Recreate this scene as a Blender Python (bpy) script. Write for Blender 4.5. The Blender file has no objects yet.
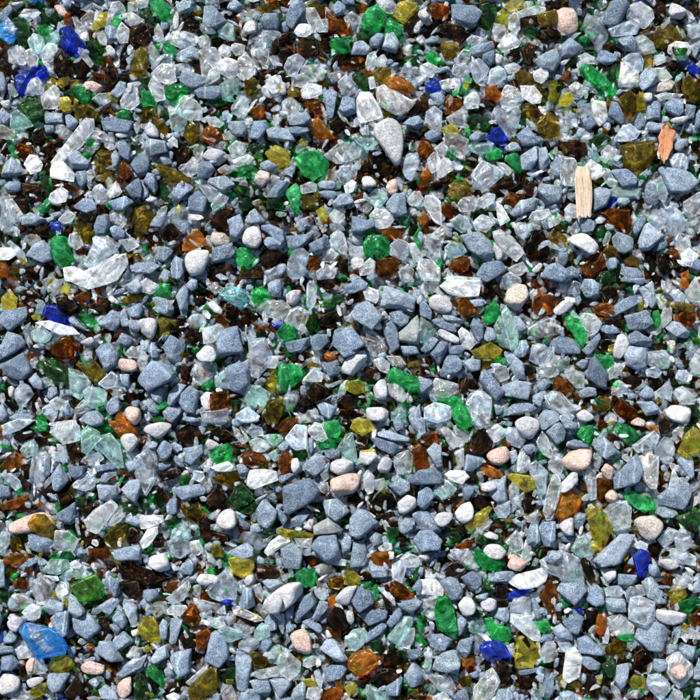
import bpy, bmesh, math, random
import numpy as np
from mathutils import Vector

# ------------------------------------------------------------------ units
S = 0.0006            # metres per unit of the site plan (the bed in view is 0.42 m wide)
MID = 350.0
R = math.radians
rng = np.random.default_rng(7)
scene = bpy.context.scene
col = scene.collection

PLAN = """
T 0 0
s 0 60 50 20 70 55 30 100 0 115
o 0 0 45 0 40 25 0 45
w 50 10 115 0 120 25 75 45
c 100 75 120 42 190 45 185 75 140 108
k 165 90 185 40 220 15 265 30 300 75 300 125 240 130 180 115
k 60 95 110 80 150 130 145 200 110 240 70 190
i -5 130 40 85 95 150 90 195 50 225 -5 190
e 188 140 230 122 255 150 245 185 215 185 190 165
a 140 205 170 170 215 185 225 225 200 270 160 265
a 225 175 290 165 300 195 270 215 235 205
c 200 275 240 215 285 225 285 280 250 310 215 310
f 38 260 60 230 110 225 140 265 135 330 90 335 40 315
c 125 260 150 245 195 285 190 335 150 340 120 290
B 295 140 315 112 350 125 380 170 425 225 420 262 350 275 305 250 293 215
c 360 85 385 85 440 160 445 200 415 205 385 165
n 270 270 310 240 350 290 370 360 320 390 265 360
n 360 310 400 290 450 340 440 390 380 390
c 390 235 420 245 470 320 455 340 425 310 390 265
k 435 215 475 185 530 250 520 310 470 315 430 260
c 475 165 515 150 535 195 530 225 500 220
c 395 10 430 -5 470 10 475 50 440 60 400 45
c 400 90 450 50 500 60 480 110 440 135 410 125
y 500 70 540 60 530 120 485 155 460 140
b 320 70 355 60 345 115 320 120
p 260 20 300 20 355 70 325 90 290 70
s 310 0 360 0 355 40 320 40
n 360 20 400 30 400 85 370 80
s 525 135 560 122 590 145 585 200 545 200 525 165
e 558 95 605 68 608 110 585 137 560 120
c 590 140 610 112 650 150 640 215 600 220 583 185
w 525 225 550 220 580 255 575 290 540 285 527 255
n 520 370 545 315 590 350 590 400 550 460 515 440
n 595 270 610 260 645 330 640 355 590 345
o 655 310 690 265 700 270 700 380 655 370
c 545 10 600 0 630 50 600 80 560 90
c 610 70 660 60 700 70 695 120 650 130 620 110
n 650 130 700 130 700 210 660 215
s 545 470 560 440 600 405 630 412 635 455 590 495 555 500
p 400 425 415 402 460 400 520 430 520 462 480 468 430 450
B 75 385 130 350 210 320 140 400 120 460 95 475 80 440
B 175 375 225 328 237 345 225 395 190 395
c 118 450 150 395 195 385 220 420 215 470 160 480 125 478
f 205 480 270 425 295 445 305 520 280 545 220 545 208 510
y 225 405 260 385 285 405 250 445 225 440
k 85 510 140 475 185 480 215 530 213 600 185 628 150 610 110 560
s 0 540 40 540 60 580 30 625 0 620
a 55 570 90 550 135 585 170 630 110 650 55 640
k 310 455 360 440 400 480 350 490 320 480
e 370 430 430 435 460 480 430 515 385 495 360 460
y 300 490 350 480 395 505 375 540 320 560 290 530
o 370 540 440 515 500 560 495 605 440 590 375 595
c 455 495 490 465 530 465 550 505 520 525 480 510
n 500 530 560 525 575 555 520 580
e 570 570 620 540 655 560 640 590 590 590
c 600 510 640 440 690 440 700 520 660 555 610 540
c 215 260 200 330 245 370 290 390 255 330
s 218 570 250 560 310 565 320 615 280 620 225 620
s 325 580 350 572 395 610 370 650 335 640
d 505 600 540 582 610 585 670 605 675 650 640 672 560 665 515 650
s 220 625 270 622 275 655 245 670 222 655
c 275 625 315 620 358 655 350 700 300 690 280 655
f 345 700 360 665 425 590 470 600 470 640 420 700
f 440 690 465 650 510 655 545 680 540 700
c 0 620 40 635 75 670 70 700 0 690
n 150 660 200 640 230 660 220 700 160 700
w 78 670 110 665 118 695 85 700
n 0 290 60 320 90 360 60 400 0 390
b 0 210 30 220 30 270 0 290
s 0 360 20 365 40 420 20 480 0 480
c 40 420 70 420 95 475 75 490 45 470
w 5 510 50 500 70 530 45 550 10 530
o 290 395 340 380 365 410 320 435 285 430
c 690 0 640 15 640 60 690 55
n 600 370 650 355 650 400 610 405
w 640 420 670 415 665 470 640 475
k 95 205 130 205 120 240 95 235
c 560 20 530 70 555 100 570 60
T 140 0
e 45 20 80 0 110 5 125 30 165 45 155 85 100 98 60 65
w 165 60 185 42 197 70 195 145 170 155 160 120
s 180 30 220 0 265 20 265 60 235 85 195 80
n 215 100 255 75 310 100 300 160 240 165 210 140
k 0 60 40 55 75 100 70 130 30 110
n 0 110 40 125 60 190 20 225 0 225
c 70 150 90 118 115 155 120 200 85 210 72 185
c 0 0 45 0 40 35 5 45
c 320 0 390 0 400 40 330 35
d 305 60 320 33 370 30 415 60 440 110 400 150 345 165 310 130
a 385 150 430 112 470 125 475 200 440 200 395 175
s 430 40 450 0 500 5 530 40 470 55
n 520 0 600 0 560 45 530 30
o 620 20 690 0 700 50 620 65 580 45
c 305 120 345 160 385 165 380 180 320 175 300 150
n 440 60 530 50 530 95 490 110 450 95
w 515 130 545 95 590 115 590 160 545 175 520 165
d 595 100 620 65 690 65 700 110 690 150 630 150 605 135
n 465 180 520 170 560 195 530 225 480 210
l 530 210 590 170 640 165 660 200 640 235 560 240
n 690 175 660 215 650 270 690 270 700 260
c 620 155 665 150 700 160 695 195 660 200
c 125 200 165 160 250 155 290 185 280 225 200 240 150 230
e 70 225 110 212 170 225 182 245 160 262 90 255
c 40 205 60 205 75 260 110 300 60 345 45 280
a 90 295 115 260 165 262 160 300 110 320
s 168 285 190 260 260 225 305 255 300 285 250 300 190 310
f 55 370 110 320 170 325 190 360 185 410 140 425 80 405
c 170 320 230 305 255 330 250 355 195 350
c 285 190 330 170 355 200 350 240 300 235
n 355 195 390 180 420 200 400 230 370 240
c 390 245 415 220 450 235 455 280 430 290 395 275
c 450 240 475 215 525 225 520 265 480 280
n 255 310 290 300 320 340 300 370 265 360
c 290 260 330 230 380 240 420 310 400 360 340 320
F 375 320 430 290 490 310 495 370 450 400 400 370
f 490 300 530 260 575 320 580 360 540 400 500 370
c 300 250 330 300 380 350 400 385 350 410 310 380 300 320
s 195 365 215 352 280 375 350 390 360 420 300 445 230 440 200 405
d 270 440 340 420 400 430 410 480 370 500 290 490
a 400 425 450 385 500 390 510 430 450 500 415 500
e 130 440 165 418 235 420 245 460 195 515 150 515 128 480
c 40 430 70 380 120 440 130 500 80 510
k 0 400 60 380 55 430 30 450
e 10 455 60 460 80 500 75 530 10 530
c 160 520 200 470 260 480 310 540 310 600 240 600 170 560
a 145 570 200 545 235 580 235 610 205 655 160 650 145 600
c 560 250 600 235 650 240 640 340 590 350 555 300
n 590 370 660 340 690 350 630 400
o 510 430 545 385 595 400 600 450 540 480 510 460
c 630 400 680 375 700 380 700 460 660 470 635 440
c 450 530 490 470 545 500 540 550 520 595 470 580
b 550 540 600 520 625 560 620 600 560 605
s 440 610 490 597 520 605 535 650 520 685 470 680 440 640
s 540 640 570 605 630 600 655 630 600 700 545 690
s 628 650 670 630 700 640 700 690 640 700
s 410 545 435 540 462 590 440 615 412 605
c 330 590 380 585 420 620 400 640 350 630
O 320 640 350 625 400 645 410 690 380 700 310 700
k 90 560 130 540 145 580 130 610 100 590
w 15 640 50 605 100 650 100 685 60 690 25 670
o 60 580 120 610 150 650 110 680 80 640
s 140 670 190 655 205 690 150 700
o 210 680 240 600 275 590 305 640 290 700 230 700
n 320 550 370 530 400 560 370 590 325 580
k 350 510 440 500 445 525 380 535
o 0 535 60 525 90 560 40 610 5 600
c 410 670 450 650 480 690 420 700
o 0 230 35 245 40 340 0 390
c 640 280 690 275 700 320 660 320
n 610 480 670 480 680 530 620 540
c 520 600 560 590 570 620 530 625
c 320 440 350 350 400 330 400 390
T 280 0
s 30 30 60 -10 115 -5 130 50 110 100 60 150 25 110
c 130 40 175 40 200 90 235 155 160 165 130 90
o 130 0 190 0 215 40 225 100 190 70 140 30
b 205 40 230 20 270 70 300 100 350 110 360 180 320 190 250 150 210 85
k 225 0 270 0 260 30 230 30
s 262 35 290 5 330 30 325 65 280 85
c 315 85 360 52 405 80 405 130 385 175 345 175 350 110
s 300 0 380 0 370 25 330 25
b 370 25 400 5 445 20 440 65 395 65
e 405 110 425 80 440 45 480 25 525 60 530 110 500 160 460 168 415 150
e 525 100 550 88 605 125 612 165 590 180 530 160
c 475 0 560 0 585 30 560 70 530 65 500 40
y 580 40 600 10 640 0 690 10 680 50 620 120 580 105 560 75
n 620 110 690 50 700 90 655 150 620 160
w 660 120 690 98 700 100 700 160 670 170
f 70 165 95 125 150 125 165 165 130 188 90 185
c 165 110 240 100 240 165 190 170
n 0 165 60 155 80 190 40 230 0 230
n 75 215 115 185 175 200 185 250 140 290 80 275
n 185 175 240 165 265 230 230 310 190 290
n 0 250 50 232 70 270 20 320 0 310
e 250 215 285 193 345 205 355 260 310 270 255 240
s 355 250 370 215 415 200 450 235 440 275 390 285 355 275
d 440 205 490 162 518 170 515 205 490 245 450 235
s 505 205 530 155 570 160 600 220 580 270 540 270 510 245
c 425 325 440 270 475 255 485 285 470 345 440 355
c 480 290 520 275 550 320 540 340 470 330
b 310 310 390 275 430 295 420 325 340 345 310 340
n 250 300 290 265 345 260 320 315 270 330
k 380 165 430 150 455 190 430 200 390 200
c 330 185 380 175 385 205 345 210
k 620 300 640 275 690 280 700 320 640 332
n 550 240 610 240 620 300 570 310
l 20 340 40 290 90 270 125 300 120 340 80 385 40 380
c 110 330 190 320 230 355 215 400 150 410 100 370
n 0 330 30 360 50 410 0 410
c 60 380 120 370 170 410 110 440 60 430
c 235 370 300 345 330 360 320 400 260 410
l 290 410 330 370 380 420 400 465 370 490 310 470 290 440
k 360 370 400 350 440 390 440 450 410 470 395 430 365 400
o 460 365 510 330 550 345 560 400 520 430 470 410
l 585 365 620 330 690 335 700 360 700 400 640 410 590 385
O 525 420 560 385 620 390 675 430 660 470 600 460 550 450
b 400 350 450 345 465 380 430 390
c 440 390 470 385 480 440 450 450
f 105 450 140 415 210 430 210 470 150 495 105 490
w 0 400 30 410 35 470 0 480
y 35 450 60 420 110 460 95 480 45 485
s 210 450 245 430 290 460 285 530 265 590 240 585 215 500
s 285 510 310 485 380 490 385 560 340 580 290 550
f 382 500 400 465 450 460 500 540 515 590 460 610 400 620 385 570
f 480 440 520 425 560 460 600 470 680 515 640 560 580 575 530 540 490 520
o 515 560 540 540 590 575 540 590
b 105 510 160 485 210 500 235 560 220 585 160 560 120 530
c 10 510 60 480 105 530 90 570 40 580 10 550
s 35 580 70 565 140 560 160 600 120 625 50 630
d 40 635 130 620 150 660 90 680 50 670
O 155 610 190 585 230 640 275 690 220 700 170 680
n 250 610 300 590 330 640 290 670 250 650
n 320 640 400 625 420 640 370 680 320 690
w 465 650 500 600 560 588 600 605 625 660 610 700 475 700
s 610 620 650 590 700 580 700 650 650 640
n 625 650 690 660 700 700 630 700
s 0 650 50 645 90 675 80 700 0 700
a 350 690 380 665 450 690 440 700
c 395 650 440 625 445 670 410 680
n 640 530 700 490 700 560 650 580
c 560 470 590 430 640 450 660 490
T 420 0
w -5 55 25 50 50 80 45 100 20 108 -5 90
b 40 25 75 10 150 30 140 90 120 110 60 80
d 145 60 155 25 200 20 270 30 315 65 312 105 270 140 220 130 160 95
k 300 20 380 10 390 60 350 150 310 150 300 110 320 80
y 370 80 415 40 450 80 445 130 410 140 375 115
Y 420 25 470 -10 530 5 530 40 450 55
c 440 90 470 60 495 80 500 150 480 180 440 150
c 480 60 590 22 630 40 620 60 540 65 490 90
n 490 95 545 70 590 70 600 120 540 150 495 130
o 590 70 680 50 690 110 620 140 590 110
k 510 150 550 128 590 145 580 180 520 175
n 600 150 680 140 700 160 700 200 620 210
c 360 160 370 115 420 130 440 160 420 210 375 210
f 385 235 420 180 460 160 500 215 490 235 415 265
c 500 170 560 170 605 205 590 225 500 205
n 80 160 95 125 145 112 220 140 250 165 210 215 150 190
c 230 200 260 172 310 190 315 205 280 220 240 222
d 20 210 60 175 95 185 90 215 40 220
n 0 160 60 110 90 110 80 160 30 185
o 100 200 190 215 200 240 165 295 120 285 105 250
e 25 265 70 255 90 275 90 320 40 320
c 180 290 220 240 255 250 250 290 215 320 185 310
s 245 250 270 230 360 208 370 240 330 265 260 280
d 310 275 370 250 375 310 340 340 310 310
w 365 300 380 260 420 280 415 320 385 325
n 430 270 500 240 500 290 450 310
n 500 240 540 210 575 225 580 290 550 330 525 320
s 575 300 610 270 680 235 700 240 700 310 665 360 600 350 580 325
d 600 230 640 215 640 240 615 255
c 0 330 40 312 90 340 60 390 10 380
l 150 345 170 320 230 318 260 380 255 415 215 405 160 370
l 245 320 295 290 345 345 335 375 285 420 265 395 265 350 248 340
n 90 360 130 350 160 400 100 400
B 20 430 60 395 100 390 115 440 60 460 30 455
f 95 405 180 392 210 410 190 440 110 450
e 160 460 225 420 245 425 245 450 190 480 165 478
l 330 400 350 350 390 330 430 360 430 390 380 425 335 425
c 420 330 470 312 505 335 480 365 440 370
o 435 380 500 350 545 360 565 395 520 425 480 430 450 405
f 560 370 590 350 640 350 640 390 605 420 570 410
o 555 420 610 418 635 460 620 500 590 490
f 500 430 570 430 610 480 600 515 560 520 510 490
s 45 470 90 455 130 480 120 520 90 535 50 500
b 110 540 135 480 210 490 220 520 180 570 130 570
f 220 520 225 490 270 455 297 480 295 540 235 548
O 325 430 375 430 410 480 375 510 325 480
n 310 490 375 500 390 540 310 530
c 395 490 430 420 490 440 520 500 490 540 410 530
l 25 600 30 560 75 530 110 560 110 640 60 650 25 625
c 130 590 200 545 240 560 225 640 160 630
k 230 590 270 560 350 580 370 620 320 660 240 640
l 375 590 410 530 490 530 505 560 470 690 430 680 400 620
o 500 560 520 520 570 515 620 570 560 600 510 600
o 580 620 640 560 700 600 700 680 640 690 590 660
B 335 680 360 640 400 635 430 700 340 700
y 105 640 160 620 190 650 190 680 130 680
c 110 640 190 670 240 700 120 700
s 20 670 60 650 110 670 110 700 30 700
s 250 680 280 660 325 670 325 700 245 700
s 480 680 530 635 570 670 570 700 480 700
y 635 400 690 400 700 480 650 520
n 0 480 40 490 50 550 10 580
c 530 600 560 590 580 640 540 660
s 50 370 90 340 150 330 150 355 100 370
T 560 0
p -40 100 -20 40 30 25 80 45 105 90 100 150 50 185 -10 175
l 105 90 130 68 170 90 240 170 235 210 180 240 140 190 110 140
d 205 90 250 10 300 -5 350 30 340 80 280 140 200 130
c 340 30 400 10 460 50 468 90 420 150 380 130 365 90 330 90
l 235 150 350 100 395 140 380 175 260 185
w 535 60 550 12 590 30 635 60 610 105 545 90
s 620 95 660 75 680 90 660 120 630 120
n 460 0 540 0 535 80 500 110 465 70
o 395 160 500 120 580 100 620 130 640 190 560 200 520 240 490 230 460 180
f 545 225 580 205 640 210 660 245 630 300 580 295 540 260
k 560 245 600 222 640 245 620 280 575 280
s 280 200 310 170 350 170 380 210 375 260 335 260 300 230
c 370 185 410 175 470 220 480 260 420 270 385 245
n 215 220 260 205 310 240 310 280 270 275 225 245
o 400 260 445 240 470 280 465 330 430 340 410 300
s 0 230 50 185 120 240 60 280 10 290
s 175 300 205 252 250 248 285 275 280 310 230 330 190 325
k 120 240 160 230 190 260 160 280 125 260
c 90 280 130 265 175 285 175 320 110 320
l 305 300 350 265 400 265 420 310 410 355 385 370 350 310
e 95 350 115 305 150 320 235 410 280 420 285 460 240 490 200 460 120 380
k 230 380 270 310 300 310 290 390 260 410
f 280 370 300 315 345 310 395 370 390 430 350 455 300 430
s 390 430 400 375 435 332 502 405 460 440 410 460
c 450 340 520 340 560 390 510 410 470 375
t 445 455 500 410 560 388 582 410 560 450 490 465
c 470 280 520 275 530 310 480 330
n 530 330 560 295 600 310 580 355 545 360
B 630 330 670 310 710 360 690 390 660 370
o 615 400 650 370 700 420 700 500 640 510 610 460
c 45 430 80 405 150 440 110 485 60 470
b 0 390 40 350 60 370 40 410 10 410
y 0 480 50 460 70 500 30 535 0 530
l 80 560 100 520 155 515 155 565 110 590 80 580
f 155 540 170 500 230 510 242 590 200 630 165 590
d 240 580 260 505 290 510 325 580 320 630 270 620
o 290 500 340 450 380 470 380 560 350 605 310 560
y 380 480 410 460 430 490 425 550 385 550
w 400 465 460 460 460 510 420 515
d 370 600 390 550 425 570 430 640 400 670 375 640
s 430 600 435 515 480 505 500 530 500 600
s 425 635 440 610 520 620 510 660 450 665
s 520 520 560 495 610 495 620 560 585 590 530 560
c 470 480 520 465 610 475 590 495 500 500
w 540 600 570 590 640 580 635 610 580 630 545 615
y 520 620 545 610 555 630 535 645
l 20 590 50 555 100 580 100 610 60 640 25 620
d 110 620 160 570 190 620 140 660
l 270 690 310 630 350 620 395 670 380 700 270 700
n 230 640 280 630 290 660 250 680
s 680 570 700 550 700 640 670 660
d 625 520 680 530 670 590 630 600
k 170 670 230 650 260 700 180 700
s 640 230 690 210 700 240 680 300
c 640 130 690 125 700 180 660 200 640 180
n 640 20 700 0 700 60 660 60
T 0 140
e 30 0 60 0 75 40 90 80 75 90 40 50
b 80 0 160 30 160 75 120 110 75 65
f 118 120 150 73 190 80 215 125 205 155 155 173
s 0 150 15 120 60 78 90 95 128 160 80 185 10 185
n 190 40 300 0 310 20 230 90 190 85
c 255 110 320 30 370 0 430 0 410 30 340 70 290 130
s 330 85 380 50 430 80 455 110 430 145 365 145
f 255 150 270 110 320 110 375 170 370 210 310 190 255 190
o 465 80 500 40 560 60 575 120 560 180 510 210 470 160
s 555 80 580 50 605 80 600 130 565 140
d 585 30 620 0 660 40 650 110 610 90
d 645 120 680 70 700 70 700 190 660 165
b 585 120 620 100 655 150 640 200 600 180
s 18 230 45 205 105 210 105 255 40 262 20 250
n 100 210 200 215 230 270 210 310 150 320 110 270
k 185 180 240 175 260 240 230 270 190 215
f 255 270 310 235 345 260 335 310 280 320 245 300
e 180 350 230 290 255 310 240 360 195 370
n 15 270 90 270 110 290 40 295
b 265 200 340 220 400 245 380 265 300 230
d 380 160 430 150 435 210 400 240 375 210
c 430 160 470 145 480 180 440 210
n 340 310 400 270 460 235 465 280 400 310 350 325
s 360 335 420 290 465 300 485 350 440 370 390 350
f 530 270 580 200 610 260 590 280 550 290
c 460 230 500 215 540 260 520 330 480 320 465 280
n 550 230 600 225 620 270 580 280
d 625 240 660 185 700 180 700 295 665 295 635 275
s 545 310 570 282 630 280 670 310 665 330 620 355 570 350
n 485 320 530 310 545 370 500 375
l -5 280 60 350 105 400 60 450 0 460 -5 400
c 20 300 60 290 100 350 80 380
n 80 300 130 290 140 350 110 370
s 105 390 150 360 240 385 255 405 200 430 110 425
s 240 370 300 355 320 380 270 395
n 170 450 210 415 250 430 255 480 200 485
B 245 425 260 405 300 405 300 460 260 450
c 110 500 140 465 200 480 210 505 160 535
s 130 580 160 530 220 500 255 540 262 600 215 615 150 605
l 30 510 50 500 120 560 135 610 110 620 90 570
f 0 540 60 540 85 575 50 600 0 600
k 0 480 30 465 50 500 20 520 0 500
e 248 520 275 485 330 490 370 545 375 600 320 640 275 610 250 560
c 290 400 340 345 380 375 360 410 320 420
n 390 375 440 350 490 370 480 410 430 410
o 375 430 410 405 460 440 470 490 430 520 390 490
c 350 470 400 460 420 530 385 550 340 520
d 470 430 490 380 540 370 555 430 530 475 480 475
c 545 370 600 355 635 400 620 430 560 415
s 550 440 580 425 635 460 620 495 570 500 550 470
o 640 420 660 350 700 330 700 500 655 490
l 425 620 480 480 540 480 600 530 530 590 470 660
f 480 680 500 630 580 575 630 570 640 620 580 700 500 700
a 375 590 430 565 440 610 400 630
f 320 640 370 630 430 670 480 700 330 700
s 650 620 700 600 700 670 660 660
o 620 580 690 560 700 590 650 600
c 590 500 670 490 700 530 640 560
O 0 610 40 620 45 680 0 690
n 110 640 200 620 240 640 230 690 110 700
o 50 620 100 640 90 700 50 690
T 140 140
s 20 30 40 -5 130 10 140 60 100 90 40 90
s 97 90 120 63 150 75 165 120 120 130
n 150 70 210 15 260 60 250 110 190 140 160 110
f 190 0 140 0 150 20 190 40
c 200 150 270 85 300 100 280 170 240 185
c 260 50 290 20 320 40 310 90 280 90
w 300 80 330 40 380 35 440 65 445 100 400 140 350 120
d 285 150 310 105 350 110 380 150 350 190 290 195
c 440 40 480 0 540 20 520 70 460 90
c 460 100 540 70 570 90 540 125 480 135
e 475 155 520 112 590 145 590 180 540 190 490 175
k 525 40 570 10 640 20 620 60 560 60
E 565 80 600 38 622 50 605 95 570 95
y 615 60 680 30 700 40 700 120 640 100
s 600 120 640 100 695 135 690 155 640 170 605 150
t 570 190 600 150 650 165 655 200 610 240 580 220
c 630 240 660 170 700 190 690 230 640 270
d 640 260 700 210 700 290 640 290
c 380 150 430 122 475 150 450 165 400 165
d 0 90 30 70 50 110 40 165 0 190
o 70 130 110 120 180 150 255 190 250 210 200 215 140 210 110 170
s 15 210 40 165 80 170 90 240 75 275 40 250
s 0 200 40 250 45 280 10 300
k 85 200 120 210 160 280 160 330 110 300 88 250
w 20 300 50 278 95 290 80 310 40 312
s 155 260 190 215 230 205 270 240 250 270 165 340 158 300
l 275 205 320 200 400 255 390 290 350 310 300 240
s 330 215 350 190 430 180 480 225 460 265 420 270
d 225 340 245 290 290 248 340 290 345 350 320 375 240 370
c 355 330 375 290 410 270 445 290 430 320 370 360
n 360 380 430 330 490 340 460 370 420 390
k 490 330 500 290 540 275 570 320 550 350 510 355
k 550 210 600 240 605 280 560 270
k 450 240 500 225 550 240 540 280 480 270
l 135 380 160 340 225 320 235 360 235 430 210 445 150 400
f 235 370 300 370 320 390 290 400 240 395
c 440 420 440 400 480 400 460 430
s 440 400 500 370 528 400 525 440 480 515 450 490 455 440
s 525 400 545 360 575 340 628 410 600 420 540 420
n 345 410 390 360 450 420 455 460 400 460 360 440
t 345 490 365 455 420 460 458 500 440 525 380 535 350 510
n 10 450 40 430 80 450 100 500 60 540 20 510
s 50 430 80 380 130 360 135 400 110 440 80 450
n 100 465 150 410 210 460 200 490 150 510 110 495
O 210 530 240 475 290 445 330 500 290 540 250 560 215 550
y 0 350 40 320 70 370 50 420 0 440
w 508 490 520 440 560 422 600 435 620 500 590 550 540 545 510 520
s 590 430 650 420 700 440 700 490 640 480
s 610 510 640 485 700 490 700 540 650 550
s 355 590 360 540 400 530 460 512 480 560 440 605 380 635 360 620
W 222 600 250 555 310 545 350 555 345 610 315 670 260 685 230 650
e 475 560 500 535 540 540 580 600 560 640 510 650 480 610
s 80 560 95 530 155 540 160 570 130 610 80 605
s 0 605 60 600 100 630 60 670 0 670
s 90 660 120 640 155 660 160 700 90 700
s 155 620 180 580 220 600 225 660 200 700 160 690
n 160 540 200 500 220 570 190 590
n 340 630 420 640 430 700 360 700
n 590 570 640 540 700 560 700 620 620 640
n 480 690 600 620 620 700
l 625 660 700 620 700 700 630 700
k 620 310 640 290 700 300 700 340 630 345
o 560 310 610 300 620 350 580 355
n 640 350 700 345 700 410 640 400
T 280 140
y 0 70 40 60 50 110 20 140 0 140
c 215 80 250 40 300 10 370 20 405 45 400 80 340 110 290 118 240 100
s 218 75 240 45 300 10 350 20 400 45 395 80 360 105 290 115 245 100
a 370 0 470 0 475 45 430 50 390 25
e 70 95 130 60 190 52 245 120 240 150 170 205 120 180
e 25 260 80 215 100 240 100 320 85 372 60 345
s 5 150 50 115 80 130 75 170 50 185 10 180
d 0 200 50 190 60 210 20 240 0 245
e 0 260 20 270 20 310 0 340
n 440 70 480 45 540 80 580 150 520 220 450 160
c 215 160 240 145 290 155 280 200 230 210 205 190
l 280 170 310 125 360 112 388 150 380 195 310 225 285 200
n 390 110 440 110 440 150 400 165
f 318 230 360 200 383 215 365 260 330 275
b 340 190 440 160 440 180 390 205
s 188 220 205 205 270 205 285 230 260 250 200 245
s 190 260 240 245 290 260 290 290 270 305 220 290
W 402 205 415 182 460 185 485 215 480 235 420 240
p 525 235 540 200 575 190 592 220 590 265 550 280
l 615 130 630 75 660 62 695 110 690 150 660 205 620 190
s 255 325 300 270 350 265 375 290 370 320 310 335 270 340
b 370 290 395 255 440 250 435 285 380 310
a 440 280 480 240 530 260 540 290 490 345 450 310
c 388 320 420 292 455 300 462 340 435 370 400 350
s 530 320 570 270 625 262 635 310 635 370 580 390 530 345
c 630 300 670 255 700 255 700 330 650 325
c 445 380 480 340 560 360 570 400 540 445 480 440
c 240 380 280 340 320 350 325 390 300 420 250 400
n 320 350 380 330 385 375 340 400
d 350 420 360 380 390 378 480 410 475 435 400 470 355 460
o 105 290 140 265 190 300 190 340 120 345
y 180 355 215 330 240 370 235 410 200 400
c 100 230 150 210 185 220 180 260 110 270
s 75 430 90 400 150 378 155 400 120 460 85 462
c 165 380 240 420 230 430 180 420
c 240 420 290 410 325 440 310 455 250 450
d 30 480 80 470 170 468 165 490 110 540 60 552 30 530
s 0 440 20 450 28 500 10 530 0 530
d 140 520 170 490 230 478 248 510 200 580 160 570
l 248 480 290 450 320 470 340 540 330 575 280 550 255 510
e 415 520 440 480 510 475 550 510 545 575 490 600 420 570
O 490 450 560 435 615 460 600 500 520 490
l 545 530 590 490 640 515 640 580 610 602 550 575
c 640 520 680 515 700 560 700 610 670 610
e 665 490 690 445 700 445 700 550
c 360 480 430 470 430 500 370 510
l 40 600 70 550 120 545 150 570 140 620 120 690 60 700 35 660
b 135 600 170 570 205 610 180 650 140 645
c 180 660 230 620 290 640 270 690 190 700
c 210 560 260 540 290 570 270 610 220 610
c 340 540 400 535 430 590 400 600 350 580
W 350 600 390 575 425 600 410 640 360 655
c 390 640 450 590 475 610 470 670 400 680
b 470 640 500 590 570 590 610 610 560 680 490 680
s 0 625 30 615 38 650 20 680 0 690
s 430 690 450 660 490 670 495 700 430 700
c 590 660 640 620 670 650 660 700 600 700
e 410 460 470 450 480 475 420 480
n 290 600 340 590 340 660 300 670
n 0 350 40 350 50 430 20 430
n 470 560 480 620 475 580
T 420 140
b 0 0 40 10 70 50 60 80 0 90
c 70 45 110 10 140 40 120 85 90 80
c 120 0 240 0 240 60 200 90 140 50
e 135 60 155 45 190 55 180 90 140 95
a 240 30 340 0 370 20 350 60 290 75 245 50
B 370 0 440 0 400 30
n 230 70 280 50 310 80 290 110 230 100
e 320 70 380 35 415 60 410 90 340 105
s 420 40 460 10 490 20 510 55 480 65 430 60
s 480 0 580 0 590 20 550 40 510 35
e 420 90 480 60 500 90 510 140 500 170 440 120
s 500 80 530 40 580 30 595 50 590 100 555 150 510 150
s 595 45 630 35 645 60 650 110 620 155 585 140
s 530 165 560 140 590 150 595 190 560 190
s 665 115 680 75 700 70 700 210 670 180
l 255 175 310 100 380 125 430 165 310 265 285 250
c 380 110 420 115 465 150 440 180 400 140
n 350 240 420 180 500 160 505 220 440 260 400 260
n 505 210 530 190 580 210 600 260 560 290 520 270
b 420 300 450 260 520 270 480 330 440 350
c 35 100 70 60 100 90 100 140 60 170 40 140
f 80 130 110 90 150 95 175 140 120 180 90 190
n 50 220 130 180 150 190 120 220 70 240
O 0 180 40 120 65 130 60 180 20 200
b 0 190 60 190 30 260 0 250
o 130 260 170 200 230 190 270 230 275 275 200 310 150 300
e 120 290 170 290 190 315 170 330
k 180 130 210 95 250 110 250 160 215 175 185 150
c 180 330 210 290 270 280 290 310 270 355 200 360
c 280 300 340 265 375 275 370 310 320 345 285 330
c 15 320 25 280 70 275 105 310 75 370 120 400 110 430 70 410
b 95 350 130 310 175 340 160 390 130 385
f 380 310 410 330 450 400 400 430 385 380
c 350 310 400 300 390 350 370 350
s 450 370 500 300 570 285 600 300 590 340 530 350 470 385
s 580 260 600 215 660 210 700 225 700 310 640 325 600 300
O 0 370 20 350 50 400 20 425 0 425
n 40 400 80 390 80 430 40 440
l 150 400 200 370 240 390 260 440 210 465 160 430
c 265 410 310 370 360 390 370 420 330 465 280 450
k 250 370 290 345 340 350 330 375 280 395
c 540 400 560 360 640 345 650 370 610 400
c 530 430 560 390 590 400 610 440 590 460 550 450
c 640 400 690 360 700 370 700 420 650 440
c 60 470 110 425 160 440 160 480 100 510 60 500
c 0 560 20 470 70 470 110 510 100 615 60 600
s 203 480 215 462 290 455 350 500 370 580 350 620 300 605 240 550
f 360 460 410 450 470 490 515 560 515 595 480 610 430 570 380 520
w 362 500 420 560 410 600 380 605
l 470 440 490 410 530 415 550 450 520 500 480 470
n 515 540 570 450 620 450 655 580 620 600 530 610
a 120 540 150 510 210 520 235 560 200 585 140 590
y 160 480 195 470 205 510 170 510
b 160 600 210 580 250 600 240 650 190 670 150 640
c 0 590 60 600 100 640 100 700 0 700
d 280 670 320 610 400 595 440 650 360 700 290 700
o 640 480 670 440 700 490 690 520 650 515
c 640 500 700 540 690 550 650 540
c 660 590 690 555 700 555 700 610 670 610
w 555 650 600 610 620 620 600 660 570 670
s 600 690 630 630 690 610 700 620 700 700 610 700
c 440 640 510 610 540 650 500 680 450 670
l 410 680 450 660 500 690 500 700 410 700
n 590 600 620 600 630 640 610 680 560 690
k 160 340 200 360 180 380 150 360
s 610 190 660 175 665 200 610 205
s 0 450 15 470 10 520 0 520
c 120 690 180 680 300 690 300 700 120 700
T 560 140
n 0 0 130 0 140 60 90 95 30 60
k 150 0 220 0 220 30 190 45 150 30
c 205 60 240 20 290 50 300 90 260 125 215 110
a 140 30 190 60 210 100 170 100
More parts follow.
